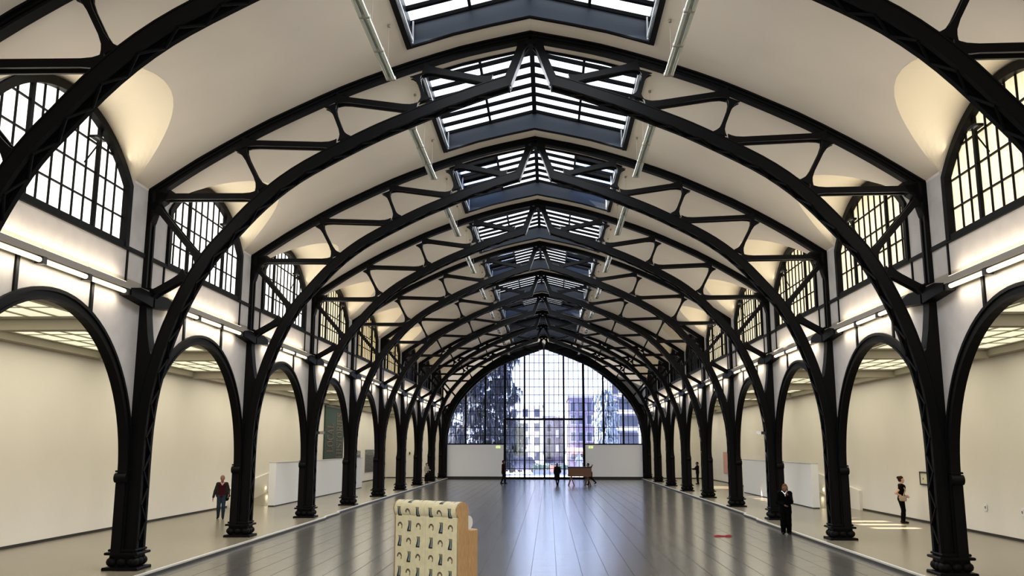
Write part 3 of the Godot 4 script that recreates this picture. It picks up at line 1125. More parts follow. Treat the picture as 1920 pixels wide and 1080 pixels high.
func end_wall() -> void:
	var arch := end_arch()
	var full := PackedVector2Array()
	for q in arch:
		full.append(q)
	for k in range(arch.size() - 2, -1, -1):
		full.append(Vector2(-arch[k].x, arch[k].y))
	# gable wall: strips from the arch up to the vault
	var w := thing("wall_far", Vector3(0, 0, -ZE))
	tag(w, "plastered gable around the glazed arch with two low white wall panels below", "", "", "structure")
	var m := MB.new()
	for s in [-1.0, 1.0]:
		for k in arch.size() - 1:
			var a := arch[k]
			var b := arch[k + 1]
			m.ribbon(mirror(PackedVector2Array([a, b]), s), mirror(PackedVector2Array([Vector2(a.x * 1.02 + 0.1, maxf(ceil_y(a.x) + 0.3, a.y + 0.1)), Vector2(b.x * 1.02 + (0.1 if b.x > 0 else 0.0), maxf(ceil_y(b.x) + 0.3, b.y + 0.1))]), s), -0.5, -0.2)
		m.span(Vector3(s * 9.6, NF, -0.5), Vector3(s * 11.0, 10.2, -0.2))
	put("gable", m.mesh(), mat("dimmed_gable_plaster", Color(0.55, 0.53, 0.5), 0.9), w)  # greyer colour stands in for the weaker light on the gable
	for s in [-1.0, 1.0]:
		m = MB.new()
		m.span(Vector3(s * 3.95, NF, -0.35), Vector3(s * 9.75, 3.3, -0.15))
		put("low_panel", m.mesh(), M.end_panel, w)
		m = MB.new()
		m.span(Vector3(s * 3.95, NF, -0.15), Vector3(s * 9.75, NF + 0.26, -0.1))
		tag(put("baseboard_far", m.mesh(), M.dark_base, w), "", "", "", "structure")
	# the window
	var win := thing("window_28", Vector3(0, 0, -ZE - 0.25))
	tag(win, "huge pointed-arch glazed end wall with black grid and glass doors to the street", "", "", "structure")
	m = MB.new()
	for s in [-1.0, 1.0]:
		var lower := PackedVector2Array([Vector2(9.7, NF)])
		lower.append_array(arch)
		m.ribbon(mirror(lower, s), mirror(offset_line(lower, -0.8), s), -0.05, 0.4)
		m.ribbon(mirror(offset_line(lower, 0.02), s), mirror(offset_line(lower, -0.1), s), -0.1, 0.5)
	put("frame", m.mesh(), M.iron, win)
	var sp := 1.965
	m = MB.new()
	for i in range(-4, 5):
		var x := i * sp
		var hw := 0.12 if absi(i) == 2 else 0.09
		var y0 := NF if absi(i) <= 2 else 3.3
		var top := arch_top(arch, absf(x))
		m.span(Vector3(x - hw, y0, -0.08), Vector3(x + hw, top, 0.12))
	m.span(Vector3(-2 * sp, 5.67, -0.08), Vector3(2 * sp, 5.87, 0.14))
	m.span(Vector3(-2 * sp, NF, -0.08), Vector3(2 * sp, NF + 0.22, 0.12))
	for s in [-1.0, 1.0]:
		m.span(Vector3(s * 2 * sp, 3.26, -0.08), Vector3(s * 9.7, 3.36, 0.12))
	put("mullions", m.mesh(), M.iron, win)
	m = MB.new()
	for i in range(-20, 21):
		if i % 4 == 0:
			continue
		var x := i * sp / 4
		m.span(Vector3(x - 0.03, NF if absf(x) < 2 * sp else 3.3, -0.03), Vector3(x + 0.03, arch_top(arch, absf(x)), 0.03))
	for j in range(-6, 9):
		var y := 5.77 + j * 0.806
		if y < NF + 0.3 or j == 0:
			continue
		var hw := 2 * sp if y < 3.2 else arch_half(arch, y)
		m.span(Vector3(-hw, y - 0.027, -0.03), Vector3(hw, y + 0.027, 0.03))
	put("glazing_bars", m.mesh(), M.iron, win)
	var lower := PackedVector2Array([Vector2(-2 * sp, NF), Vector2(2 * sp, NF), Vector2(2 * sp, 3.3)])
	lower.append_array(full)
	lower.append(Vector2(-2 * sp, 3.3))
	var rest := SurfaceTool.new()
	var n := 0
	var rows: Array = []
	for j in range(-7, 9):
		rows.append(j)
	rows.sort_custom(func(a, b): return absf(a - 0.5) < absf(b - 0.5))
	for j in rows:
		for i in range(-20, 20):
			var x := i * sp / 4
			var y: float = 5.77 + j * 0.806
			var cell := PackedVector2Array([Vector2(x, y), Vector2(x + sp / 4, y), Vector2(x + sp / 4, y + 0.806), Vector2(x, y + 0.806)])
			for q in Geometry2D.intersect_polygons(cell, lower):
				if q.size() < 3:
					continue
				var t := MB.new()
				var c := Vector2.ZERO
				for p in q:
					c += p / q.size()
				for k in q.size():
					var a: Vector2 = q[k]
					var b: Vector2 = q[(k + 1) % q.size()]
					t.tri(Vector3(c.x, c.y, 0), Vector3(a.x, a.y, 0), Vector3(b.x, b.y, 0), Vector3(0, 0, 1))
				n += 1
				if n <= 300:
					put("pane", t.mesh(), M.end_glass, win)
				else:
					rest.append_from(t.mesh(), 0, Transform3D())
	tag(put("outer_panes", rest.commit(), M.end_glass, win), "", "", "", "stuff")
	# exit signs on the two low panels
	for s in [-1.0, 1.0]:
		m = MB.new()
		m.cbox(Vector3.ZERO, Vector3(0.4, 0.2, 0.06), 0.01)
		var e := thing("exit_sign", Vector3(s * 4.6, 3.02, -ZE - 0.11))
		put("plate", m.mesh(), M.exit_green, e)
		m = MB.new()   # running figure and arrow
		m.span(Vector3(-0.05, -0.06, 0.03), Vector3(0.02, 0.04, 0.036))
		m.ball(Vector3(-0.01, 0.07, 0.033), Vector3(0.025, 0.025, 0.006), 8, 4)
		m.tube([Vector3(-0.02, -0.05, 0.033), Vector3(-0.09, -0.09, 0.033)], 0.012, 4)
		m.tube([Vector3(0.0, -0.05, 0.033), Vector3(0.06, -0.09, 0.033)], 0.012, 4)
		m.tube([Vector3(s * -0.1, 0.0, 0.033), Vector3(s * -0.2, 0.0, 0.033)], 0.014, 4)
		put("pictogram", m.mesh(), M.white_wall, e)
		tag(e, "small glowing green exit sign on the low white panel %s of the glass doors" % ("left" if s < 0 else "right"), "exit sign", "exit signs on the end wall")

func arch_top(arch: PackedVector2Array, x: float) -> float:
	for k in arch.size() - 1:
		if x <= arch[k].x and x >= arch[k + 1].x:
			return lerpf(arch[k].y, arch[k + 1].y, (arch[k].x - x) / maxf(1e-5, arch[k].x - arch[k + 1].x))
	return arch[0].y

func arch_half(arch: PackedVector2Array, y: float) -> float:
	for k in arch.size() - 1:
		if y >= arch[k].y and y <= arch[k + 1].y:
			return lerpf(arch[k].x, arch[k + 1].x, (y - arch[k].y) / maxf(1e-5, arch[k + 1].y - arch[k].y))
	return arch[0].x

# ---------------------------------------------------------------- fittings and objects
func fittings() -> void:
	# pendant tube lamps under the vault
	var proto: Node3D = null
	for b in range(0, 9):
		for s in [-1.0, 1.0]:
			var o: Node3D
			if proto == null:
				proto = pendant()
				o = proto
			else:
				o = copy(proto)
			o.position = Vector3(s * 3.43, 12.0, -(fz(b) + 3.95))
			tag(o, "slim unlit tube lamp hung by wires from the vault, %s bay, %s side" % [BAYNAME[b], "left" if s < 0 else "right"], "lamp", "tube lamps hung from the vault")
	# half-height white partitions and the ramps behind them
	for s in [-1.0, 1.0]:
		var side: String = "left" if s < 0 else "right"
		var ze := 68.3 if s < 0 else 62.6
		var m := MB.new()
		m.span(Vector3(s * 13.6, 0.06, -46.5), Vector3(s * 13.95, 2.2, -ze))
		var p := thing("partition_wall")
		put("body", m.mesh(), M.white_wall, p)
		m = MB.new()
		m.span(Vector3(s * 13.62, 0.0, -46.52), Vector3(s * 13.93, 0.07, -ze + 0.02))
		put("plinth", m.mesh(), M.dark_base, p)
		m = MB.new()
		m.span(Vector3(s * 13.585, 2.2, -46.49), Vector3(s * 13.965, 2.225, -ze))
		put("coping", m.mesh(), M.plaster, p)
		tag(p, "long half-height white partition wall standing in the %s aisle" % side, "partition", "half-height partitions in the aisles")
		m = MB.new()
		m.extr(PackedVector2Array([Vector2(46.8, 0.0), Vector2(ze, 0.0), Vector2(ze, 1.3), Vector2(60.0, 1.3)]), minf(s * 13.96, s * 15.74), maxf(s * 13.96, s * 15.74), Transform3D(Basis(Vector3(0, 0, -1), Vector3(0, 1, 0), Vector3(1, 0, 0)), Vector3.ZERO))
		var r := tag(put("ramp", m.mesh(), M.aisle_floor), "beige ramp rising between the %s partition and the outer wall" % side, "ramp", "ramps behind the partitions") as MeshInstance3D
		m = MB.new()
		m.extr(PackedVector2Array([Vector2(46.8, 0.0), Vector2(60.0, 1.3), Vector2(60.0, 1.4), Vector2(46.8, 0.1)]), minf(s * 15.71, s * 15.745), maxf(s * 15.71, s * 15.745), Transform3D(Basis(Vector3(0, 0, -1), Vector3(0, 1, 0), Vector3(1, 0, 0)), Vector3.ZERO))
		tag(put("trim_%d" % (1 if s < 0 else 2), m.mesh(), M.dark_base), "sloping dark skirting along the ramp on the %s" % side, "", "", "structure")
		m = MB.new()
		m.extr(PackedVector2Array([Vector2(45.6, 0.0), Vector2(46.8, 0.0), Vector2(56.0, 0.91), Vector2(56.0, 1.95), Vector2(45.6, 0.93)]), minf(s * 15.6, s * 15.748), maxf(s * 15.6, s * 15.748), Transform3D(Basis(Vector3(0, 0, -1), Vector3(0, 1, 0), Vector3(1, 0, 0)), Vector3.ZERO))
		tag(put("trim_%d" % (3 if s < 0 else 4), m.mesh(), M.aisle_plaster), "sloping wall ledge above the ramp on the %s" % side, "", "", "structure")
		var sl := thing("step_light", Vector3(s * 15.59, 0.72, -51.3))
		m = MB.new()
		m.cone(Vector3(0, 0, 0), Vector3(-s * 0.03, 0, 0), 0.09, 0.08, 12)
		put("lens", m.mesh(), M.step_light, sl)
		tag(sl, "small bright lamp low on the wall beside the %s ramp" % side, "lamp", "ramp lamps")
		var ol := OmniLight3D.new()
		ol.name = "step_glow"
		ol.light_energy = 0.05
		ol.light_color = Color(1, 0.93, 0.75)
		ol.light_size = 0.08
		ol.omni_range = 20.0
		ol.omni_attenuation = 2.0
		ol.shadow_enabled = true
		sl.add_child(ol)
		ol.position = Vector3(-s * 0.08, 0, 0)
	banner()
	pictures()
	crate()
	scroll_screen()
	# red thing on the floor
	var m := MB.new()
	m.extr(PackedVector2Array([Vector2(-0.32, -0.1), Vector2(-0.1, -0.14), Vector2(0.02, -0.06), Vector2(0.3, -0.12), Vector2(0.34, 0.04), Vector2(0.1, 0.05), Vector2(-0.02, 0.12), Vector2(-0.3, 0.1)]), 0.0, 0.012, Transform3D(Basis(Vector3(1, 0, 0), Vector3(0, 0, -1), Vector3(0, 1, 0)), Vector3.ZERO))
	m.ball(Vector3(0.2, 0.015, 0.03), Vector3(0.14, 0.06, 0.07), 8, 4)
	m.ball(Vector3(0.03, 0.012, -0.02), Vector3(0.12, 0.035, 0.06), 8, 4)
	m.ball(Vector3(-0.15, 0.012, 0.0), Vector3(0.16, 0.055, 0.08), 8, 4)
	var rc := put("red_cloth", m.mesh(), M.red_cloth, self, Vector3(6.55, NF, -33.0))
	tag(rc, "small crumpled red cloth lying alone on the grey stone floor", "cloth")
	# cameras on two columns
	for q in [[-9.75, 3.62, 39.3, 1.0, "left"], [9.72, 3.62, 39.3, -1.0, "right"]]:
		var c := thing("security_camera", Vector3(q[0], q[1], -q[2]))
		m = MB.new()
		m.cbox(Vector3(q[3] * 0.12, 0, 0), Vector3(0.2, 0.12, 0.12), 0.02)
		put("mount", m.mesh(), M.black_plastic, c)
		m = MB.new()
		m.cbox(Vector3(q[3] * 0.29, 0.0, 0.02), Vector3(0.16, 0.13, 0.2), 0.02)
		put("housing", m.mesh(), M.white_wall if q[3] < 0 else M.shelf_grey, c)
		tag(c, "small box camera on a black mount at the third column on the %s" % q[4], "camera", "cameras on the columns")

func pendant() -> Node3D:
	var o := thing("pendant_lamp")
	var m := MB.new()
	m.cbox(Vector3(0, 0.07, 0), Vector3(0.14, 0.05, 4.9), 0.012)
	put("rail", m.mesh(), M.steel, o)
	for k in 3:
		var z := -1.64 + k * 1.64
		for x in [-0.075, 0.075]:
			m = MB.new()
			m.cone(Vector3(x, 0.0, z - 0.76), Vector3(x, 0.0, z + 0.76), 0.045, 0.045, 8)
			put("tube", m.mesh(), M.tube_off, o)
	for k in 4:
		m = MB.new()
		m.cbox(Vector3(0, 0.02, -2.46 + k * 1.64), Vector3(0.24, 0.1, 0.07), 0.015)
		put("tube_holder", m.mesh(), M.shelf_grey, o)
	for z in [-2.0, 0.0, 2.0]:
		m = MB.new()
		m.cone(Vector3(0, 0.08, z), Vector3(0, 1.22, z), 0.004, 0.004, 5)
		m.cone(Vector3(0, 1.16, z), Vector3(0, 1.22, z), 0.04, 0.04, 8)
		put("hanger", m.mesh(), M.shelf_grey, o)
	return o

func banner() -> void:
	var b := thing("banner", Vector3(-15.72, 0, -67.7))
	var g := mat("banner_green", Color(0.075, 0.2, 0.165), 0.8)
	var m := MB.new()
	m.span(Vector3(0, 2.02, -3.0), Vector3(0.06, 5.9, 3.0))
	put("cloth", m.mesh(), g, b)
	m = MB.new()
	m.span(Vector3(-0.01, 5.88, -3.05), Vector3(0.1, 5.98, 3.05))
	put("header", m.mesh(), M.dark_base, b)
	var tm := mat("banner_print", Color(0.42, 0.32, 0.26), 0.8)
	for q in [["LOCAL", 1.4, 2.6, 0.25], ["HISTORIES", -1.5, 2.15, 0.255]]:
		var t := TextMesh.new()
		t.text = q[0]
		var f := SystemFont.new()
		f.font_names = PackedStringArray(["Droid Serif"])
		t.font = f
		t.font_size = 100
		t.pixel_size = 0.026
		t.depth = 0.02
		t.horizontal_alignment = HORIZONTAL_ALIGNMENT_LEFT
		var o := put("lettering", t, tm, b, Vector3(0.075, q[2], q[1]))
		o.basis = Basis(Vector3(0, q[3], 0), Vector3(0, 0, 1), Vector3(1, 0, 0))
	tag(b, "tall green banner reading LOCAL HISTORIES on the left aisle wall", "banner")

func photo_image(seed_: int, tint: Color) -> ImageTexture:
	var im := Image.create(128, 96, false, Image.FORMAT_RGB8)
	var f := FastNoiseLite.new()
	f.seed = seed_
	f.frequency = 0.06
	for y in 96:
		for x in 128:
			var v := 0.42 + 0.5 * f.get_noise_2d(x, y * 1.6) + (0.25 if y < 22 else 0.0)
			if y > 60 and (x * 7 + y * 3 + seed_) % 19 < 5:
				v *= 0.55
			im.set_pixel(x, y, Color(v, v, v) * tint)
	return ImageTexture.create_from_image(im)

func picture(called: String, s: float, z0: float, z1: float, y0: float, y1: float, t: Material, frame: Material, fw: float) -> Node3D:
	var x := s * (AX - 0.04)
	var o := thing(called, Vector3(x, 0, -(z0 + z1) / 2))
	var h := (z1 - z0) / 2
	var m := MB.new()
	m.span(Vector3(s * 0.035, y0, -h), Vector3(-s * 0.005, y1, h))
	put("backing", m.mesh(), frame, o)
	if fw > 0:
		m = MB.new()
		m.span(Vector3(s * 0.03, y0, -h), Vector3(-s * 0.03, y0 + fw, h))
		m.span(Vector3(s * 0.03, y1 - fw, -h), Vector3(-s * 0.03, y1, h))
		m.span(Vector3(s * 0.03, y0, -h), Vector3(-s * 0.03, y1, -h + fw))
		m.span(Vector3(s * 0.03, y0, h - fw), Vector3(-s * 0.03, y1, h))
		put("frame", m.mesh(), frame, o)
	m = MB.new()
	var e := fw
	m.quad_uv(Vector3(-s * 0.008, y0 + e, -h + e), Vector3(-s * 0.008, y0 + e, h - e), Vector3(-s * 0.008, y1 - e, h - e), Vector3(-s * 0.008, y1 - e, -h + e), Vector3(-s, 0, 0), Vector2(0, 1), Vector2(1, 1), Vector2(1, 0), Vector2(0, 0))
	put("print", m.mesh(), t, o)
	return o

func pictures() -> void:
	var a := mat("photo_print", Color.WHITE, 0.5)
	a.albedo_texture = photo_image(4, Color(0.75, 0.76, 0.75))
	var b := mat("photo_print_dark", Color.WHITE, 0.5)
	b.albedo_texture = photo_image(9, Color(0.55, 0.56, 0.56))
	tag(picture("wall_photo", -1, 74.4, 77.6, 1.15, 2.72, a, M.shelf_grey, 0.0), "grey photograph on the left wall, partly hidden behind the white partition", "picture", "photographs on the left wall")
	tag(picture("wall_photo", -1, 79.7, 83.6, 0.82, 2.78, b, M.shelf_grey, 0.0), "tall dark photograph on the left wall farther along than the partition", "picture", "photographs on the left wall")
	var cream := mat("mount_board", Color(0.78, 0.76, 0.66), 0.7)
	var fr := picture("framed_picture", 1, 37.55, 38.35, 1.5, 2.04, cream, M.black_plastic, 0.06)
	var m := MB.new()
	m.span(Vector3(-0.012, 1.72, -0.1), Vector3(-0.009, 1.8, -0.04))
	put("drawing", m.mesh(), M.dark_base, fr)
	tag(fr, "small black framed picture on the right wall that a woman is looking at", "picture")
	var pink := mat("pink_print", Color(0.83, 0.62, 0.55), 0.7)
	textured(pink, noise_tex(41, 0.03, Color(0.85, 0.8, 0.8), Color.WHITE), 0.6)
	tag(picture("pink_picture", 1, 74.5, 80.6, 0.8, 2.62, pink, M.shelf_grey, 0.0), "large pale pink unframed picture on the far right wall", "picture")
	# small plates on walls
	m = MB.new()
	m.cbox(Vector3.ZERO, Vector3(0.08, 0.26, 0.5), 0.01)
	tag(put("wall_plate", m.mesh(), M.black_plastic, self, Vector3(-13.4, 2.4, -ZE + 0.05)), "small dark plate on the pale wall at the left aisle end", "plate")
	for q in [[15.72, 0.95, 32.9], [15.72, 0.95, 30.4]]:
		var o := thing("wall_socket", Vector3(q[0], q[1], -q[2]))
		m = MB.new()
		m.cbox(Vector3.ZERO, Vector3(0.03, 0.24, 0.15), 0.008)
		put("plate", m.mesh(), M.white_wall, o)
		m = MB.new()
		m.cone(Vector3(-0.012, 0, 0), Vector3(-0.022, 0, 0), 0.05, 0.05, 12)
		put("insert", m.mesh(), M.shelf_grey, o)
		tag(o, "pale socket plate on the right wall, %s" % ["the one nearer the framed picture", "the one farther from the framed picture"][0 if q[2] > 31 else 1], "socket", "sockets on the right wall")

func crate() -> void:
	var c := thing("trestle_crate", Vector3(2.95, NF, -75.4))
	var m := MB.new()
	m.cbox(Vector3(0, 1.12, 0), Vector3(1.86, 0.72, 0.9), 0.02)
	put("box", m.mesh(), M.brown_wood, c)
	m = MB.new()
	for y in [0.78, 1.13, 1.46]:
		m.span(Vector3(-0.95, y - 0.03, 0.44), Vector3(0.95, y + 0.03, 0.475))
	for x in [-0.93, 0.25, 0.93]:
		m.span(Vector3(x - 0.04, 0.76, 0.45), Vector3(x + 0.04, 1.48, 0.48))
	put("batten", m.mesh(), M.brown_wood, c)
	m = MB.new()
	m.cbox(Vector3(0, 1.5, 0), Vector3(1.96, 0.06, 1.0), 0.02)
	put("lid", m.mesh(), M.iron_dark, c)
	for x in [-0.68, 0.68]:
		for z in [-0.3, 0.3]:
			for q in [-1.0, 1.0]:
				m = MB.new()
				m.tube([Vector3(x, 0.76, z), Vector3(x + q * 0.24, 0.0, z * 1.3)], 0.045, 4)
				put("leg", m.mesh(), M.brown_wood, c)
		m = MB.new()
		m.span(Vector3(x - 0.06, 0.68, -0.45), Vector3(x + 0.06, 0.77, 0.45))
		put("trestle_beam", m.mesh(), M.brown_wood, c)
	tag(c, "long brown wooden crate with a dark lid on two trestles by the glass doors", "crate")

# printed cloth of the scroll-topped screen in front
func print_texture() -> ImageTexture:
	var W := 512
	var H := 1024
	var im := Image.create(W, H, false, Image.FORMAT_RGB8)
	im.fill(Color(0.86, 0.83, 0.70))
	var f := FastNoiseLite.new()
	f.seed = 77
	f.frequency = 0.02
	for y in H:
		for x in W:
			var v := 1.0 + 0.06 * f.get_noise_2d(x, y)
			im.set_pixel(x, y, Color(0.78 * v, 0.745 * v, 0.61 * v))
	var dark := Color(0.04, 0.06, 0.08)
	var teal := Color(0.24, 0.36, 0.4)
	var brown := Color(0.3, 0.25, 0.19)
	for row in 13:
		for panel in 2:
			for k in 3:
				var cx := 44 + panel * 256 + k * 76 + (row % 2) * 2
				var cy := 38 + row * 82
				var figure := (k + row) % 2 == 0
				if figure:
					# upright bag-like figure with a ragged top
					for y in 58:
						var t := y / 58.0
						var hw := 8.0 + 8.0 * t
						if t < 0.3:
							hw = 15.0 - 18.0 * t
						for x in range(-20, 21):
							var px := cx + x + int(4 * sin(t * 5.0))
							var py := cy - 29 + y
							if px < 0 or px >= W or py < 0 or py >= H:
								continue
							if absf(x) < hw:
								var edge := absf(x) > hw - 5.0 or t > 0.86 or t < 0.2
								if t < 0.2 and (x + 40) % 9 < 3:
									continue
								im.set_pixel(px, py, dark if edge or x < -2 else (teal if (x + y) % 7 < 5 else Color(0.75, 0.78, 0.75)))
				else:
					# curled hook
					for a in 60:
						var th := PI * 1.12 * a / 60.0 + 0.1
						for r in range(9, 19):
							var px := cx - 2 + int(cos(th) * r * 1.1)
							var py := cy - 2 - int(sin(th) * r)
							if px > 0 and px < W and py > 0 and py < H:
								im.set_pixel(px, py, brown if r < 16 else dark.lerp(brown, 0.4))
					for y in 20:
						for x in 6:
							var px := cx + 12 + x - y / 6
							var py := cy - 4 + y
							if px < W and py < H and py > 0:
								im.set_pixel(px, py, brown)
	for y in H:
		for x in [254, 255]:
			im.set_pixel(x, y, Color(0.66, 0.62, 0.5))
	return ImageTexture.create_from_image(im)

func scroll_screen() -> void:
	var o := thing("scroll_screen", Vector3(-1.36, NF, -13.35), 0.0)
	o.rotation.y = -0.58
	var W := 1.21
	var cloth := mat("printed_cloth", Color.WHITE, 0.75)
	cloth.albedo_texture = print_texture()
	# side profile (z towards the viewer, y): panel front rising into a rolled top
	var prof := PackedVector2Array([Vector2(0.0, 0.05)])
	var R := 0.125
	var top := 2.33
	prof.append(Vector2(0.0, top - 1.86 * R))
	for k in 20:
		var a := -0.86 + (PI + 0.86 + 0.28) * k / 19.0
		prof.append(Vector2(-0.095 + cos(a) * R * 1.08, top - R + sin(a) * R))
	prof.append(Vector2(-0.235, 0.05))
	var m := MB.new()
	var acc := 0.0
	for k in prof.size() - 1:
		var a := prof[k]
		var b := prof[k + 1]
		var l := a.distance_to(b)
		var out := Vector3(0, a.x - b.x, b.y - a.y)
		var u0 := acc
		var u1 := acc + l
		if k < prof.size() - 2:
			var sc := 1.0 / 2.73
			m.quad_uv(Vector3(-W / 2, a.y, a.x), Vector3(W / 2, a.y, a.x), Vector3(W / 2, b.y, b.x), Vector3(-W / 2, b.y, b.x), out, Vector2(0, 0.977 - u0 * sc), Vector2(1, 0.977 - u0 * sc), Vector2(1, 0.977 - u1 * sc), Vector2(0, 0.977 - u1 * sc))
		else:
			m.quad_uv(Vector3(-W / 2, a.y, a.x), Vector3(W / 2, a.y, a.x), Vector3(W / 2, b.y, b.x), Vector3(-W / 2, b.y, b.x), out, Vector2(0.49, 0.02), Vector2(0.5, 0.02), Vector2(0.5, 0.03), Vector2(0.49, 0.03))
		acc += l
	put("printed_cloth", m.mesh(), cloth, o)
	# wooden cheeks on both ends, following the rolled outline
	var T := Transform3D(Basis(Vector3(0, 0, 1), Vector3(0, 1, 0), Vector3(-1, 0, 0)), Vector3.ZERO)
	for s in [-1.0, 1.0]:
		m = MB.new()
		var poly := PackedVector2Array()
		for q in prof:
			poly.append(Vector2(q.x * 1.0 - 0.0, q.y))
		m.extr(poly, -s * (W / 2 + 0.004), -s * (W / 2 - 0.02), T)
		put("cheek", m.mesh(), M.wood, o)
	# rear: a lower wooden back with a roll of cloth on it
	m = MB.new()
	m.cbox(Vector3(0, 0.98, -0.34), Vector3(W + 0.02, 1.91, 0.2), 0.015)
	put("rear_panel", m.mesh(), M.wood, o)
	m = MB.new()
	m.cone(Vector3(-W / 2, 2.03, -0.3), Vector3(W / 2 - 0.05, 2.03, -0.3), 0.1, 0.1, 16)
	put("rear_roll", m.mesh(), M.white_wall, o)
	tag(o, "tall upholstered screen with a rolled top, cream cloth printed with small dark figures", "screen")

# ---------------------------------------------------------------- street beyond the glass
func facade(called: String, label: String, x0: float, x1: float, z: float, depth: float, top: float, wall: Material, rows: Array, cols: Array, ww: float, wh: float, glass: Material, sill: Material) -> Node3D:
	var o := thing(called, Vector3((x0 + x1) / 2, 0, -z))
	var hw := (x1 - x0) / 2
	var m := MB.new()
	m.span(Vector3(-hw, -0.3, 0), Vector3(hw, top, -depth))
	put("walls", m.mesh(), wall, o)
	m = MB.new()
	m.span(Vector3(-hw - 0.2, top, 0.25), Vector3(hw + 0.2, top + 0.35, -depth - 0.2))
	put("roof", m.mesh(), sill, o)
	for y in rows:
		for c in cols:
			m = MB.new()
			var x: float = -hw + c * 2 * hw
			m.span(Vector3(x - ww / 2 - 0.1, y - 0.1, 0.0), Vector3(x + ww / 2 + 0.1, y + wh + 0.1, 0.07))
			m.span(Vector3(x - ww / 2 - 0.2, y - 0.2, 0.0), Vector3(x + ww / 2 + 0.2, y - 0.1, 0.2))
			var f := put("window", m.mesh(), sill, o)
			m = MB.new()
			m.span(Vector3(x - ww / 2, y, 0.06), Vector3(x + ww / 2, y + wh, 0.09))
			m.span(Vector3(x - 0.04, y, 0.08), Vector3(x + 0.04, y + wh, 0.11))
			put("pane", m.mesh(), glass, f)
	tag(o, label, "building")
	return o

func tuft() -> ArrayMesh:
	var m := MB.new()
	for k in 4:
		var a := TAU * k / 4.0 + 0.4
		var d := Vector3(cos(a), 0, sin(a))
		var e := Vector3(-sin(a), 0, cos(a)) * 0.1
		var p0 := Vector3.ZERO
		var p1 := d * 0.28 + Vector3(0, 0.05, 0)
		var p2 := d * 0.42 + Vector3(0, -0.55, 0)
		m.quad(p0 - e * 0.3, p0 + e * 0.3, p1 + e, p1 - e, Vector3.UP)
		m.tri(p1 - e, p1 + e, p2, d + Vector3(0, 0.3, 0))
	return m.mesh()

func tree(called: String, label: String, at: Vector3, h: float, r: float, base: float, count: int, leaf: Material, tf: ArrayMesh, sd: int, group := "") -> void:
	var g := RandomNumberGenerator.new()
	g.seed = sd
	var o := thing(called, at)
	var m := MB.new()
	m.cone(Vector3.ZERO, Vector3(0.1, h * 0.55, 0), 0.28, 0.16, 9)
	m.cone(Vector3(0.1, h * 0.55, 0), Vector3(0, h * 0.95, 0.1), 0.16, 0.04, 8)
	put("trunk", m.mesh(), M.bark, o)
	m = MB.new()
	var tips: Array = []
	for k in 26:
		var t := lerpf(base / h, 0.95, k / 25.0)
		var a := k * 2.4
		var l := r * (1.0 - pow(absf(t * 1.5 - 0.75), 2.0)) * g.randf_range(0.6, 1.0)
		var p := Vector3(0.1, h * t, 0)
		var q := p + Vector3(cos(a) * l, l * 0.35, sin(a) * l)
		m.cone(p, q, 0.07, 0.02, 5)
		tips.append([p, q])
	put("branches", m.mesh(), M.bark, o)
	var mm := MultiMesh.new()
	mm.transform_format = MultiMesh.TRANSFORM_3D
	mm.mesh = tf
	mm.instance_count = count
	for k in count:
		var b: Array = tips[g.randi() % tips.size()]
		var p: Vector3 = (b[0] as Vector3).lerp(b[1], sqrt(g.randf_range(0.1, 1.1)))
		p += Vector3(g.randfn(0, 0.32), g.randf_range(-1.5, 0.25), g.randfn(0, 0.32))
		var s := g.randf_range(0.7, 1.5)
		mm.set_instance_transform(k, Transform3D(Basis(Vector3.UP, g.randf() * TAU).scaled(Vector3(s, s * 1.2, s)), p))
	var c := MultiMeshInstance3D.new()
	c.multimesh = mm
	c.material_override = leaf
	c.name = "foliage"
	c.set_meta("kind", "stuff")
	o.add_child(c)
	tag(o, label, "tree", group)

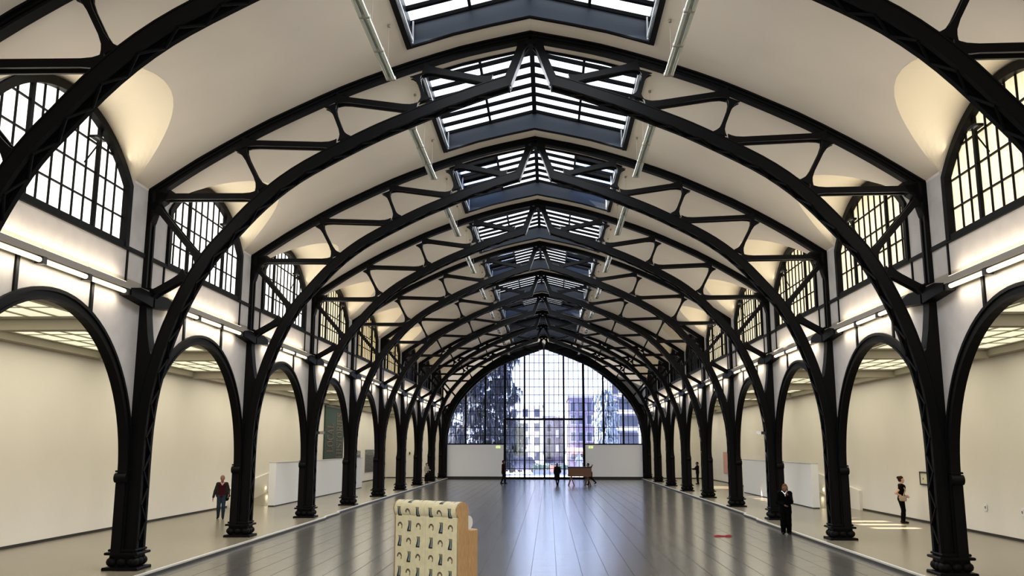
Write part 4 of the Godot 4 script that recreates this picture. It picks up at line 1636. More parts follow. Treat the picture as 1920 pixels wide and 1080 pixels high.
func outside() -> void:
	mat("pave", Color(0.76, 0.76, 0.78), 0.85)
	textured(M.pave, noise_tex(51, 0.02, Color(0.85, 0.85, 0.86), Color.WHITE), 0.2)
	mat("pale_render", Color(0.74, 0.73, 0.76), 0.9)
	mat("hazy_lilac_render", Color(0.6, 0.59, 0.68), 0.9)  # blue-violet outdoor haze is put into the building colours here
	mat("hazy_violet_brick", Color(0.41, 0.39, 0.5), 0.9)
	mat("tower_dark", Color(0.17, 0.17, 0.28), 0.8)
	mat("hazy_blue_panel", Color(0.45, 0.48, 0.6), 0.8)
	mat("street_glass", Color(0.2, 0.23, 0.32), 0.3)
	mat("trim_pale", Color(0.74, 0.74, 0.8), 0.8)
	mat("bark", Color(0.22, 0.2, 0.22), 0.9)
	for q in [["leaf_dark", Color(0.11, 0.13, 0.2)], ["leaf_green", Color(0.11, 0.17, 0.14)], ["leaf_pale", Color(0.5, 0.55, 0.62)]]:  # bluish cast of the outdoor view is put into the leaf colours
		var l := mat(q[0], q[1], 0.6)
		l.backlight_enabled = true
		l.backlight = Color(0.3, 0.34, 0.42)
	mat("hedge_green", Color(0.42, 0.5, 0.4), 0.9)
	mat("salmon", Color(0.58, 0.42, 0.44), 0.8)
	mat("van_dark", Color(0.26, 0.28, 0.4), 0.3)
	var m := MB.new()
	m.span(Vector3(-160, -0.6, -ZE - 0.5), Vector3(160, -0.2, -420))
	tag(put("street_ground", m.mesh(), M.pave), "bright pale paved forecourt outside the glass wall", "", "", "structure")
	facade("pale_building", "white rendered house with dark windows straight beyond the glass doors", -6.2, -0.6, 150, 12, 9.9, M.pale_render, [0.9, 3.3, 5.6, 7.9], [0.16, 0.5, 0.84], 0.9, 1.35, M.street_glass, M.trim_pale)
	facade("hazy_lilac_building", "haze-tinted lilac house with a flat roof just right of the white house", -0.4, 3.2, 156, 12, 8.0, M.hazy_lilac_render, [1.0, 3.4, 5.7], [0.25, 0.75], 0.7, 1.2, M.street_glass, M.trim_pale)
	facade("dark_tower", "narrow dark blue stair tower with a wider cap between lilac and violet houses", 1.25, 2.45, 147, 6, 7.4, M.tower_dark, [2.2, 4.6], [0.5], 0.5, 1.2, M.hazy_blue_panel, M.tower_dark)
	var vb := facade("hazy_violet_building", "broad haze-tinted violet brick building right of the centre of the glass wall", 3.6, 8.6, 141, 14, 10.6, M.hazy_violet_brick, [1.2, 4.0, 6.6, 8.6], [0.13, 0.38, 0.63, 0.88], 0.75, 1.3, M.street_glass, M.hazy_blue_panel)
	# modern block with balconies
	var z := 131.0
	var o := facade("balcony_building", "tall haze-tinted pale blue block with stacked dark balconies at the right of the glass wall", 9.3, 13.2, z, 12, 13.2, M.hazy_blue_panel, [1.0, 3.4, 5.8, 8.2, 10.6], [0.2], 0.8, 1.5, M.street_glass, M.trim_pale)
	for y in [3.0, 5.4, 7.8, 10.2]:
		m = MB.new()
		m.span(Vector3(-0.9, y, 0), Vector3(2.1, y + 0.14, 1.3))
		m.span(Vector3(-0.9, y + 0.14, 1.24), Vector3(2.1, y + 0.5, 1.3))
		var bal := put("balcony", m.mesh(), M.trim_pale, o)
		m = MB.new()
		m.span(Vector3(-0.8, y + 0.4, -0.02), Vector3(2.0, y + 2.1, 0.05))
		put("recess", m.mesh(), M.street_glass, bal)
	var tf := tuft()
	tree("street_tree", "dense dark weeping tree at the far left edge of the glass wall", Vector3(-9.6, -0.2, -107), 15.0, 3.6, 1.5, 1150, M.leaf_dark, tf, 3, "dark trees outside")
	tree("street_tree", "tall dark weeping tree filling the glass left of the centre panes", Vector3(-5.9, -0.2, -109), 17.0, 2.6, 2.0, 1000, M.leaf_dark, tf, 4, "dark trees outside")
	tree("street_tree", "small dark green tree just left of the white house", Vector3(-4.3, -0.2, -122), 7.2, 1.5, 1.0, 420, M.leaf_green, tf, 5)
	tree("street_tree", "thin pale-leaved tree between the violet and balcony buildings", Vector3(8.1, -0.2, -124), 11.5, 1.7, 3.0, 420, M.leaf_pale, tf, 6)
	# hedge in a trough, sign board, white wrapped figure, dark van
	var h := thing("trough_hedge", Vector3(0.6, -0.2, -112))
	m = MB.new()
	m.cbox(Vector3(0, 0.25, 0), Vector3(4.2, 0.5, 0.8), 0.04)
	put("trough", m.mesh(), M.trim_pale, h)
	var g := RandomNumberGenerator.new()
	g.seed = 12
	m = MB.new()
	for k in 42:
		m.ball(Vector3(-2.0 + k * 0.098, 0.75 + g.randf_range(-0.1, 0.15), g.randf_range(-0.2, 0.2)), Vector3(0.22, 0.34, 0.28), 7, 5)
	put("shrubs", m.mesh(), M.hedge_green, h)
	m = MB.new()
	for k in 9:
		m.span(Vector3(-2.0 + k * 0.5, 0.5, 0.42), Vector3(-1.95 + k * 0.5, 1.3, 0.47))
	m.span(Vector3(-2.0, 1.25, 0.42), Vector3(2.05, 1.31, 0.47))
	put("railing", m.mesh(), M.trim_pale, h)
	tag(h, "pale trough of clipped green shrubs with a railing outside the doors", "planter")
	var sb := thing("sign_board", Vector3(0.85, -0.2, -100))
	m = MB.new()
	m.cbox(Vector3(0, 0.9, 0), Vector3(0.6, 0.75, 0.06), 0.01)
	put("panel", m.mesh(), M.salmon, sb)
	m = MB.new()
	for x in [-0.25, 0.25]:
		m.span(Vector3(x - 0.03, 0, -0.03), Vector3(x + 0.03, 0.6, 0.03))
	put("leg", m.mesh(), M.iron_dark, sb)
	tag(sb, "small reddish notice board standing on the bright forecourt", "board")
	m = MB.new()
	m.extr(PackedVector2Array([Vector2(0, 0), Vector2(1.4, -0.7), Vector2(1.4, -0.95), Vector2(0, -0.1)]), -2.4, 2.4, Transform3D(Basis(Vector3(0, 0, 1), Vector3(0, 1, 0), Vector3(-1, 0, 0)), Vector3.ZERO))
	put("awning", m.mesh(), M.salmon, vb, Vector3(-0.5, 3.0, 0.0))
	var f := thing("white_statue", Vector3(4.1, -0.2, -111))
	m = MB.new()
	m.cbox(Vector3(0, 0.35, 0), Vector3(0.9, 0.7, 0.7), 0.04)
	put("pedestal", m.mesh(), M.hazy_blue_panel, f)
	m = MB.new()
	m.cone(Vector3(0, 0.7, 0), Vector3(0.05, 1.7, 0), 0.42, 0.26, 12)
	m.cone(Vector3(0.05, 1.7, 0), Vector3(0.0, 2.3, 0), 0.3, 0.2, 12)
	m.ball(Vector3(0.02, 2.5, 0), Vector3(0.2, 0.24, 0.2), 10, 8)
	m.cone(Vector3(-0.25, 2.0, 0), Vector3(-0.5, 1.5, 0.2), 0.12, 0.09, 8)
	m.cone(Vector3(0.3, 2.0, 0), Vector3(0.42, 1.4, 0.25), 0.12, 0.09, 8)
	put("figure", m.mesh(), M.trim_pale, f)
	tag(f, "white draped statue on a low block outside, right of the hedge", "statue")
	var v := thing("parked_van", Vector3(-2.9, -0.2, -117))
	m = MB.new()
	m.extr(PackedVector2Array([Vector2(-2.2, 0.35), Vector2(2.2, 0.35), Vector2(2.25, 1.0), Vector2(1.7, 1.2), Vector2(1.2, 2.0), Vector2(-2.1, 2.05), Vector2(-2.25, 1.8)]), -0.9, 0.9)
	put("body", m.mesh(), M.van_dark, v)
	m = MB.new()
	m.extr(PackedVector2Array([Vector2(0.2, 1.25), Vector2(1.5, 1.25), Vector2(1.1, 1.85), Vector2(0.2, 1.85)]), -0.91, 0.91)
	m.extr(PackedVector2Array([Vector2(-1.9, 1.25), Vector2(0.05, 1.25), Vector2(0.05, 1.85), Vector2(-1.9, 1.85)]), -0.91, 0.91)
	put("window", m.mesh(), M.street_glass, v)
	for x in [-1.4, 1.4]:
		m = MB.new()
		m.cone(Vector3(x, 0.35, -0.95), Vector3(x, 0.35, 0.95), 0.35, 0.35, 14)
		put("wheel", m.mesh(), M.black_plastic, v)
	tag(v, "dark blue van parked in front of the white house", "van")

# ---------------------------------------------------------------- people
# surface nets over a smooth union of tapered capsules: bones are [a, b, ra, rb]
func nets(mb: MB, bones: Array, cell: float, k: float, T := Transform3D()) -> void:
	var lo := Vector3.ONE * 1e6
	var hi := -lo
	for b in bones:
		var r: float = maxf(b[2], b[3]) + k + cell * 2.0
		for e in 2:
			lo = lo.min((b[e] as Vector3) - Vector3.ONE * r)
			hi = hi.max((b[e] as Vector3) + Vector3.ONE * r)
	var nx := int((hi.x - lo.x) / cell) + 2
	var ny := int((hi.y - lo.y) / cell) + 2
	var nz := int((hi.z - lo.z) / cell) + 2
	var F := PackedFloat32Array()
	F.resize(nx * ny * nz)
	F.fill(1.0)
	for b in bones:
		var a: Vector3 = b[0]
		var ba: Vector3 = (b[1] as Vector3) - a
		var ra: float = b[2]
		var rb: float = b[3]
		var inv := 1.0 / maxf(ba.length_squared(), 1e-9)
		var R := maxf(ra, rb) + k + cell
		var l := (a.min(b[1]) - lo - Vector3.ONE * R) / cell
		var u := (a.max(b[1]) - lo + Vector3.ONE * R) / cell
		for x in range(maxi(0, int(l.x)), mini(nx, int(u.x) + 2)):
			for y in range(maxi(0, int(l.y)), mini(ny, int(u.y) + 2)):
				var base := (x * ny + y) * nz
				for z in range(maxi(0, int(l.z)), mini(nz, int(u.z) + 2)):
					var p := lo + Vector3(x, y, z) * cell - a
					var t := clampf(p.dot(ba) * inv, 0.0, 1.0)
					var d := (p - ba * t).length() - ra - (rb - ra) * t
					var f := F[base + z]
					var h := maxf(k - absf(d - f), 0.0) / k
					F[base + z] = minf(d, f) - h * h * k * 0.25
	var id := PackedInt32Array()
	id.resize(nx * ny * nz)
	id.fill(-1)
	var V := PackedVector3Array()
	var N := PackedVector3Array()
	var off := PackedInt32Array()
	for c in 8:
		off.append(((c & 1) * ny + ((c >> 1) & 1)) * nz + ((c >> 2) & 1))
	for x in nx - 1:
		for y in ny - 1:
			for z in nz - 1:
				var i := (x * ny + y) * nz + z
				var neg := 0
				for c in 8:
					if F[i + off[c]] < 0.0:
						neg += 1
				if neg == 0 or neg == 8:
					continue
				var sum := Vector3.ZERO
				var cnt := 0
				var g := Vector3.ZERO
				for c in 8:
					var fc := F[i + off[c]]
					g += Vector3(fc if c & 1 else -fc, fc if c & 2 else -fc, fc if c & 4 else -fc)
					for bit in [1, 2, 4]:
						if c & bit:
							continue
						var fd := F[i + off[c | bit]]
						if (fc < 0.0) != (fd < 0.0):
							var t := fc / (fc - fd)
							var q := Vector3(c & 1, (c >> 1) & 1, (c >> 2) & 1)
							q[0 if bit == 1 else (1 if bit == 2 else 2)] += t
							sum += q
							cnt += 1
				id[i] = V.size()
				V.append(lo + (Vector3(x, y, z) + sum / cnt) * cell)
				N.append(g.normalized())
	var s0 := mb.v.size()
	for j in V.size():
		mb.v.append(T * V[j])
		mb.n.append((T.basis * N[j]).normalized())
		mb.uv.append(Vector2.ZERO)
	var sx := ny * nz
	var sy := nz
	for x in range(1, nx - 1):
		for y in range(1, ny - 1):
			for z in range(1, nz - 1):
				var i := (x * ny + y) * nz + z
				var f := F[i] < 0.0
				for ax in 3:
					var st: int = [sx, sy, 1][ax]
					if f == (F[i + st] < 0.0):
						continue
					var s1: int = [sy, 1, sx][ax]
					var s2: int = [1, sx, sy][ax]
					var q := [id[i], id[i - s1], id[i - s1 - s2], id[i - s2]]
					if q.has(-1):
						continue
					if f:
						mb.ix.append_array([s0 + q[0], s0 + q[2], s0 + q[1], s0 + q[0], s0 + q[3], s0 + q[2]])
					else:
						mb.ix.append_array([s0 + q[0], s0 + q[1], s0 + q[2], s0 + q[0], s0 + q[2], s0 + q[3]])

func append_mesh(mb: MB, o: MB, T: Transform3D) -> void:
	var s := mb.v.size()
	var flip := T.basis.determinant() < 0.0
	for k in o.v.size():
		mb.v.append(T * o.v[k])
		mb.n.append((T.basis * o.n[k]).normalized())
		mb.uv.append(o.uv[k])
	for k in range(0, o.ix.size(), 3):
		mb.ix.append_array([s + o.ix[k], s + o.ix[k + (2 if flip else 1)], s + o.ix[k + (1 if flip else 2)]])

var head_mb: MB
var hand_mb: MB

func V(x: float, y: float, z: float) -> Vector3:
	return Vector3(x, y, z)

func body_protos() -> void:
	head_mb = MB.new()
	var b := [[V(0, 0.03, -0.03), V(0, 0.045, -0.005), 0.083, 0.08], [V(0, -0.02, 0.02), V(0, -0.05, 0.03), 0.066, 0.058], [V(-0.018, -0.088, 0.042), V(0.018, -0.088, 0.042), 0.036, 0.036], [V(0, 0.005, 0.085), V(0, -0.03, 0.1), 0.011, 0.016], [V(0, -0.1, -0.02), V(0, -0.15, -0.025), 0.055, 0.055], [V(-0.03, 0.022, 0.076), V(0.03, 0.022, 0.076), 0.014, 0.014], [V(-0.018, -0.063, 0.082), V(0.018, -0.063, 0.082), 0.01, 0.01]]
	for s in [-1.0, 1.0]:
		b.append([V(s * 0.08, 0.012, -0.012), V(s * 0.078, -0.025, -0.004), 0.016, 0.012])
		b.append([V(s * 0.045, -0.02, 0.055), V(s * 0.04, -0.03, 0.05), 0.025, 0.022])
	nets(head_mb, b, 0.0075, 0.02)
	hand_mb = MB.new()
	b = [[V(0, 0.02, 0), V(0, -0.02, 0), 0.024, 0.024]]
	for z in [-0.028, -0.01, 0.01, 0.028]:
		b.append([V(0, -0.03, z * 0.7), V(0.003, -0.085, z), 0.016, 0.013])
	nets(hand_mb, b, 0.006, 0.012)
	var len := [0.055, 0.072, 0.078, 0.068]
	for i in 4:
		var z: float = [-0.03, -0.0105, 0.0105, 0.03][i]
		var l: float = len[i]
		nets(hand_mb, [[V(0.003, -0.08, z), V(0.012, -0.085 - l * 0.5, z * 1.1), 0.0095, 0.009], [V(0.012, -0.085 - l * 0.5, z * 1.1), V(0.035, -0.085 - l * 0.9, z * 1.1), 0.009, 0.008]], 0.0055, 0.006)
	nets(hand_mb, [[V(0.005, -0.025, 0.028), V(0.018, -0.065, 0.055), 0.013, 0.0105], [V(0.018, -0.065, 0.055), V(0.026, -0.095, 0.052), 0.0105, 0.009]], 0.0055, 0.008)

func align(a: Vector3, b: Vector3, fwd: Vector3) -> Basis:     # -y along a->b
	var y := (a - b).normalized()
	var x := y.cross(fwd).normalized()
	return Basis(x, y, x.cross(y))

func person(label: String, at: Vector3, yaw: float, h: float, J: Dictionary, look: Dictionary) -> Node3D:
	var o := thing("person", at, yaw)
	var sc := h / 1.75
	var j := {"pelvis": V(0, 0.96, 0), "chest": V(0, 1.34, 0.0), "neck": V(0, 1.47, -0.015), "head": V(0, 1.63, 0.02)}
	for q in [["r", -1.0], ["l", 1.0]]:
		var s: float = q[1]
		j["hip_" + q[0]] = V(s * 0.085, 0.92, 0)
		j["knee_" + q[0]] = V(s * 0.095, 0.5, 0.015)
		j["ankle_" + q[0]] = V(s * 0.1, 0.085, -0.02)
		j["toe_" + q[0]] = V(s * 0.125, 0.035, 0.13)
		j["sh_" + q[0]] = V(s * 0.175, 1.42, -0.01)
		j["el_" + q[0]] = V(s * 0.225, 1.13, -0.03)
		j["wr_" + q[0]] = V(s * 0.24, 0.88, 0.04)
	for k in J:
		j[k] = J[k]
	var torso := func(g: float) -> Array:
		var r: Array = []
		for s in [-1.0, 1.0]:
			r.append([j.chest + V(s * 0.075, 0.02, 0), (j.chest as Vector3).lerp(j.pelvis, 0.6) + V(s * 0.05, 0, 0), 0.098 + g, 0.088 + g])
			r.append([(j.chest as Vector3).lerp(j.pelvis, 0.6) + V(s * 0.05, 0, 0), j.pelvis + V(s * 0.065, -0.03, 0), 0.09 + g, 0.105 + g])
		for q in ["r", "l"]:
			r.append([j.neck + V(0, -0.05, 0), j["sh_" + q], 0.06 + g, 0.055 + g])
		return r
	var arm := func(q: String, g: float, to: float) -> Array:
		var r: Array = [[j["sh_" + q], (j["sh_" + q] as Vector3).lerp(j["el_" + q], minf(1.0, to * 2.0)), 0.05 + g, 0.042 + g]]
		if to > 0.5:
			r.append([j["el_" + q], (j["el_" + q] as Vector3).lerp(j["wr_" + q], to * 2.0 - 1.0), 0.041 + g, 0.03 + g])
		return r
	var leg := func(q: String, g: float) -> Array:
		return [[j["hip_" + q], j["knee_" + q], 0.085 + g, 0.056 + g], [j["knee_" + q], (j["knee_" + q] as Vector3).lerp(j["ankle_" + q], 0.4), 0.055 + g, 0.052 + g], [(j["knee_" + q] as Vector3).lerp(j["ankle_" + q], 0.4), j["ankle_" + q], 0.052 + g, 0.037 + g]]
	var cell: float = look.get("cell", 0.018)
	var mb := MB.new()
	var bones: Array = torso.call(0.0)
	bones.append([j.neck + V(0, -0.03, 0), (j.head as Vector3) + V(0, -0.09, -0.02), 0.055, 0.052])
	for q in ["r", "l"]:
		bones.append_array(arm.call(q, 0.0, 1.0))
		bones.append_array(leg.call(q, 0.0))
		bones.append([j["ankle_" + q] + V(0, -0.03, -0.03), j["toe_" + q], 0.04, 0.03])
	nets(mb, bones, cell, 0.035)
	var hb: Basis = look.get("head_turn", Basis())
	append_mesh(mb, head_mb, Transform3D(hb, j.head))
	for q in ["r", "l"]:
		var ba := align(j["el_" + q], j["wr_" + q], V(0, 0.2, 1))
		if q == "l":
			ba = Basis(-ba.x, ba.y, ba.z)
		append_mesh(mb, hand_mb, Transform3D(ba, j["wr_" + q]))
	var skin := mat("skin_%d" % M.size(), look.get("skin", Color(0.72, 0.52, 0.42)), 0.6)
	put("body", mb.mesh(), skin, o).scale = Vector3.ONE * sc
	# eyes
	mb = MB.new()
	for s in [-1.0, 1.0]:
		mb.ball((j.head as Vector3) + hb * V(s * 0.032, -0.002, 0.08), V(0.012, 0.008, 0.008), 8, 5)
	put("eyes", mb.mesh(), M.black_plastic, o).scale = Vector3.ONE * sc
	# hair
	mb = MB.new()
	var hs: String = look.get("hair_style", "short")
	bones = [[V(0, 0.06, -0.035), V(0, 0.07, -0.01), 0.088, 0.082], [V(0, 0.0, -0.055), V(0, 0.03, -0.05), 0.078, 0.082]]
	if hs == "bun":
		bones.append([V(0, 0.09, -0.12), V(0, 0.085, -0.125), 0.05, 0.05])
	elif hs == "bob":
		for s in [-1.0, 1.0]:
			bones.append([V(s * 0.07, 0.02, -0.03), V(s * 0.075, -0.09, -0.02), 0.035, 0.03])
		bones.append([V(0, -0.02, -0.07), V(0, -0.1, -0.07), 0.06, 0.05])
	elif hs == "long":
		bones.append([V(0, -0.02, -0.07), V(0, -0.25, -0.09), 0.07, 0.06])
	elif hs == "cap":
		bones.append([V(0, 0.06, 0.07), V(0, 0.05, 0.12), 0.03, 0.02])
	nets(mb, bones, 0.012, 0.03)
	var hm := MB.new()
	append_mesh(hm, mb, Transform3D(hb, j.head))
	put("hair", hm.mesh(), mat("hair_%d" % M.size(), look.get("hair", Color(0.2, 0.15, 0.12)), 0.7), o).scale = Vector3.ONE * sc
	# lower garment
	mb = MB.new()
	bones = []
	if look.get("legs", "trousers") == "trousers":
		for q in ["r", "l"]:
			bones.append_array(leg.call(q, look.get("leg_grow", 0.02)))
			bones.append([j.pelvis + V(-0.065 if q == "r" else 0.065, -0.02, 0), j["hip_" + q], 0.118, 0.11])
		nets(mb, bones, cell, 0.03)
		put("trousers", mb.mesh(), mat("trouser_%d" % M.size(), look.get("legs_color", Color(0.1, 0.1, 0.12)), 0.85), o).scale = Vector3.ONE * sc
	else:
		var hem: float = look.get("hem", 0.5)
		for q in [-1.0, 1.0]:
			bones.append([j.pelvis + V(q * 0.06, 0.05, 0), V(q * 0.1, hem, 0.0), 0.11, 0.13])
			bones.append([j.pelvis + V(q * 0.04, 0.05, 0), V(q * 0.03, hem, q * 0.06), 0.11, 0.13])
		nets(mb, bones, cell, 0.04)
		put("skirt", mb.mesh(), mat("skirt_%d" % M.size(), look.get("legs_color", Color(0.1, 0.1, 0.12)), 0.85), o).scale = Vector3.ONE * sc
	# upper garments
	for g in look.get("tops", []):       # [name, color, sleeve share, growth, hem y or -1]
		mb = MB.new()
		bones = torso.call(g[3])
		for q in ["r", "l"]:
			if g[2] > 0:
				bones.append_array(arm.call(q, g[3], g[2]))
		if g[4] > 0:
			for s in [-1.0, 1.0]:
				bones.append([j.pelvis + V(s * 0.06, 0, 0), V(j.pelvis.x + s * 0.07, g[4], j.pelvis.z), 0.11 + g[3], 0.115 + g[3]])
		nets(mb, bones, cell, 0.03)
		put(g[0], mb.mesh(), mat("%s_%d" % [g[0], M.size()], g[1], 0.85), o).scale = Vector3.ONE * sc
	# shoes
	for q in ["r", "l"]:
		mb = MB.new()
		nets(mb, [[j["ankle_" + q] + V(0, -0.035, -0.035), j["toe_" + q], 0.048, 0.036], [j["ankle_" + q] + V(0, -0.04, 0), j["ankle_" + q] + V(0, 0.01, 0), 0.045, 0.045]], 0.014, 0.02)
		put("shoe", mb.mesh(), mat("shoe_%d" % M.size(), look.get("shoe", Color(0.07, 0.06, 0.06)), 0.5), o).scale = Vector3.ONE * sc
	# extras: [name, color, bones]
	for g in look.get("extras", []):
		mb = MB.new()
		nets(mb, g[2], 0.012, 0.02)
		put(g[0], mb.mesh(), mat("%s_%d" % [g[0], M.size()], g[1], 0.7), o).scale = Vector3.ONE * sc
	for c in o.get_children():
		var cm: StandardMaterial3D = (c as MeshInstance3D).material_override
		if not String(c.name).begins_with("body") and not String(c.name).begins_with("eyes"):
			cm.metallic_specular = 0.15
	tag(o, label, "person")
	return o

func people() -> void:
	body_protos()
	# man walking in the left aisle towards the camera
	person("person in dark grey jacket and maroon jumper walking along the left aisle", V(-13.49, 0, -38.57), 0.35, 1.79,
		{"knee_l": V(0.09, 0.5, 0.09), "ankle_l": V(0.09, 0.09, 0.05), "toe_l": V(0.1, 0.04, 0.2), "ankle_r": V(-0.1, 0.1, -0.13), "knee_r": V(-0.1, 0.5, 0.0), "toe_r": V(-0.13, 0.035, 0.01), "wr_r": V(-0.33, 0.86, 0.02), "el_r": V(-0.27, 1.12, -0.03), "wr_l": V(0.27, 0.98, 0.12), "el_l": V(0.27, 1.15, -0.05)},
		{"cell": 0.016, "hair": Color(0.5, 0.42, 0.34), "skin": Color(0.5, 0.32, 0.26), "legs_color": Color(0.14, 0.19, 0.23), "shoe": Color(0.08, 0.07, 0.07),
		"tops": [["jumper", Color(0.2, 0.06, 0.08), 0.3, 0.014, -1.0]],
		"extras": [["jacket", Color(0.14, 0.13, 0.12), [[V(-0.17, 1.42, -0.01), V(-0.27, 1.12, -0.03), 0.075, 0.062], [V(-0.27, 1.12, -0.03), V(-0.325, 0.89, 0.01), 0.06, 0.048], [V(0.17, 1.42, -0.01), V(0.27, 1.15, -0.05), 0.075, 0.062], [V(0.27, 1.15, -0.05), V(0.27, 1.0, 0.1), 0.06, 0.05], [V(-0.14, 1.4, -0.02), V(-0.15, 0.95, -0.02), 0.09, 0.085], [V(0.14, 1.4, -0.02), V(0.16, 0.95, -0.02), 0.09, 0.085], [V(-0.1, 1.38, -0.07), V(-0.1, 0.92, -0.07), 0.09, 0.09], [V(0.1, 1.38, -0.07), V(0.1, 0.92, -0.07), 0.09, 0.09]]],
			["collar", Color(0.66, 0.55, 0.55), [[V(-0.05, 1.46, 0.05), V(0.0, 1.38, 0.1), 0.03, 0.02], [V(0.05, 1.46, 0.05), V(0.0, 1.38, 0.1), 0.03, 0.02]]],
			["shoulder_bag", Color(0.07, 0.07, 0.08), [[V(0.2, 0.95, -0.04), V(0.2, 0.82, -0.02), 0.09, 0.1], [V(0.26, 0.98, 0.0), V(0.3, 0.93, 0.02), 0.06, 0.05]]]]})
	# woman before the framed picture, hand on hip
	person("person with hair pinned up and striped bag, hand on hip, facing the right wall", V(14.75, 0, -37.9), 1.45, 1.84,
		{"el_r": V(-0.2, 1.14, -0.27), "wr_r": V(-0.13, 1.02, -0.05), "el_l": V(0.2, 1.13, -0.05), "wr_l": V(0.14, 1.02, 0.16), "chest": V(0, 1.34, 0.03), "pelvis": V(0, 0.95, -0.04), "hip_r": V(-0.085, 0.9, -0.04), "hip_l": V(0.085, 0.9, -0.04), "knee_l": V(0.07, 0.49, 0.03), "knee_r": V(-0.07, 0.49, 0.01)},
		{"cell": 0.015, "hair_style": "bun", "hair": Color(0.2, 0.11, 0.08), "skin": Color(0.78, 0.6, 0.52), "legs_color": Color(0.015, 0.015, 0.018), "shoe": Color(0.1, 0.09, 0.06),
		"tops": [["top", Color(0.04, 0.025, 0.025), 0.22, 0.014, -1.0]],
		"extras": [["handbag", Color(0.6, 0.53, 0.45), [[V(-0.17, 0.98, -0.1), V(-0.17, 0.96, 0.06), 0.065, 0.065], [V(-0.17, 0.9, -0.08), V(-0.17, 0.89, 0.06), 0.065, 0.065]]],
			["bag_strap", Color(0.6, 0.53, 0.47), [[V(-0.165, 1.46, 0.0), V(-0.18, 1.25, 0.09), 0.022, 0.025], [V(-0.18, 1.25, 0.09), V(-0.18, 1.0, 0.0), 0.025, 0.022]]]]})
	# guard in a black suit, hands clasped
	person("person in black suit and white collar by a column, one hand at the chin", V(9.05, NF, -34.0), -0.15, 1.78,
		{"el_r": V(-0.25, 1.13, -0.02), "wr_r": V(-0.05, 1.02, 0.15), "el_l": V(0.2, 1.14, 0.1), "wr_l": V(0.09, 1.36, 0.19), "head": V(0.02, 1.62, 0.03)},
		{"cell": 0.016, "leg_grow": 0.045, "hair_style": "bob", "hair": Color(0.36, 0.25, 0.15), "skin": Color(0.42, 0.28, 0.22), "legs_color": Color(0.01, 0.01, 0.012),
		"tops": [["suit_jacket", Color(0.012, 0.012, 0.014), 0.93, 0.04, 0.78]],
		"extras": [["shirt_collar", Color(0.92, 0.92, 0.92), [[V(-0.09, 1.5, 0.04), V(0.0, 1.41, 0.13), 0.024, 0.016], [V(0.08, 1.5, 0.04), V(0.0, 1.41, 0.13), 0.024, 0.016], [V(0.0, 1.42, 0.125), V(0.01, 1.34, 0.135), 0.022, 0.016]]]]})
	# distant figures before the glass
	person("tall person in a dark red top standing in profile left of the glass doors", V(-3.5, NF, -79.2), 1.4, 1.98,
		{"wr_l": V(0.2, 1.0, 0.16), "wr_r": V(-0.2, 1.0, 0.16), "ankle_r": V(-0.1, 0.085, -0.16), "toe_r": V(-0.12, 0.035, 0.0), "ankle_l": V(0.1, 0.085, 0.1), "toe_l": V(0.12, 0.035, 0.26), "knee_l": V(0.1, 0.5, 0.1)},
		{"cell": 0.022, "hair": Color(0.08, 0.06, 0.05), "skin": Color(0.45, 0.3, 0.25), "legs_color": Color(0.06, 0.06, 0.08), "tops": [["top", Color(0.1, 0.025, 0.025), 0.9, 0.03, 0.82]]})
	person("person in a dark knee-length skirt seen from the front before the glass doors", V(1.12, NF, -75.0), 0.1, 1.8,
		{"ankle_r": V(-0.04, 0.085, 0.06), "toe_r": V(-0.06, 0.035, 0.2), "ankle_l": V(0.05, 0.085, -0.06), "toe_l": V(0.07, 0.035, 0.08), "el_l": V(0.26, 1.13, -0.03), "wr_l": V(0.2, 0.98, 0.12)},
		{"cell": 0.022, "hair_style": "bob", "hair": Color(0.06, 0.05, 0.05), "skin": Color(0.45, 0.32, 0.27), "legs": "skirt", "hem": 0.55, "legs_color": Color(0.05, 0.05, 0.05), "tops": [["blouse", Color(0.06, 0.06, 0.06), 0.8, 0.03, -1.0]],
		"extras": [["stockings", Color(0.05, 0.05, 0.055), [[V(-0.09, 0.7, 0), V(-0.095, 0.5, 0.015), 0.085, 0.066], [V(-0.095, 0.5, 0.015), V(-0.04, 0.085, 0.06), 0.066, 0.05], [V(0.09, 0.7, 0), V(0.095, 0.5, 0.015), 0.085, 0.066], [V(0.095, 0.5, 0.015), V(0.05, 0.085, -0.06), 0.066, 0.05]]]]})
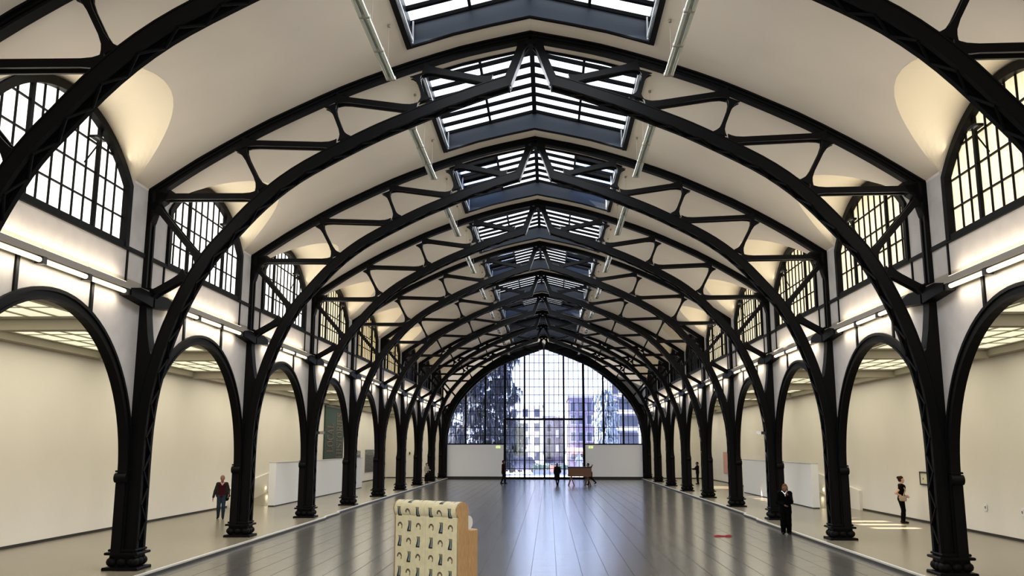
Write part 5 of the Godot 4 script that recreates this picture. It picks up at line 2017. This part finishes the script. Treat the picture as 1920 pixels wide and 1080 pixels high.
	person("person leaning forward and walking behind the wooden crate, arm raised", V(3.95, NF, -77.4), -1.45, 1.8,
		{"chest": V(0, 1.33, 0.12), "neck": V(0, 1.45, 0.16), "head": V(0, 1.6, 0.22), "sh_r": V(-0.17, 1.4, 0.14), "sh_l": V(0.17, 1.4, 0.14), "el_r": V(-0.2, 1.3, 0.0), "wr_r": V(-0.2, 1.5, -0.14), "el_l": V(0.22, 1.16, 0.25), "wr_l": V(0.2, 1.1, 0.48), "knee_r": V(-0.1, 0.52, -0.1), "ankle_r": V(-0.1, 0.2, -0.42), "toe_r": V(-0.12, 0.08, -0.32), "knee_l": V(0.1, 0.5, 0.16), "ankle_l": V(0.1, 0.085, 0.2), "toe_l": V(0.12, 0.035, 0.35)},
		{"cell": 0.022, "hair": Color(0.06, 0.05, 0.05), "skin": Color(0.45, 0.32, 0.27), "legs_color": Color(0.1, 0.1, 0.11), "tops": [["coat", Color(0.08, 0.08, 0.08), 0.9, 0.03, 0.75]]})
	person("person in dark clothes pointing an arm out, far along the right aisle", V(12.8, 0, -76.7), -1.5, 1.8,
		{"el_l": V(0.22, 1.2, 0.2), "wr_l": V(0.2, 1.22, 0.46), "el_r": V(-0.22, 1.2, 0.18), "wr_r": V(-0.12, 1.2, 0.4)},
		{"cell": 0.022, "hair_style": "cap", "hair": Color(0.05, 0.05, 0.05), "skin": Color(0.4, 0.28, 0.24), "legs_color": Color(0.05, 0.05, 0.06), "tops": [["top", Color(0.05, 0.05, 0.055), 0.9, 0.03, -1.0]]})
	person("person in a long dark dress standing between the last columns on the left", V(-9.98, 0, -77.6), 0.9, 1.66,
		{"el_l": V(0.24, 1.15, 0.02), "wr_l": V(0.18, 1.12, 0.24)},
		{"cell": 0.022, "hair_style": "bob", "hair": Color(0.06, 0.05, 0.05), "skin": Color(0.7, 0.62, 0.55), "legs": "skirt", "hem": 0.25, "legs_color": Color(0.05, 0.05, 0.06), "tops": [["scarf_top", Color(0.6, 0.58, 0.52), 0.8, 0.02, -1.0]]})
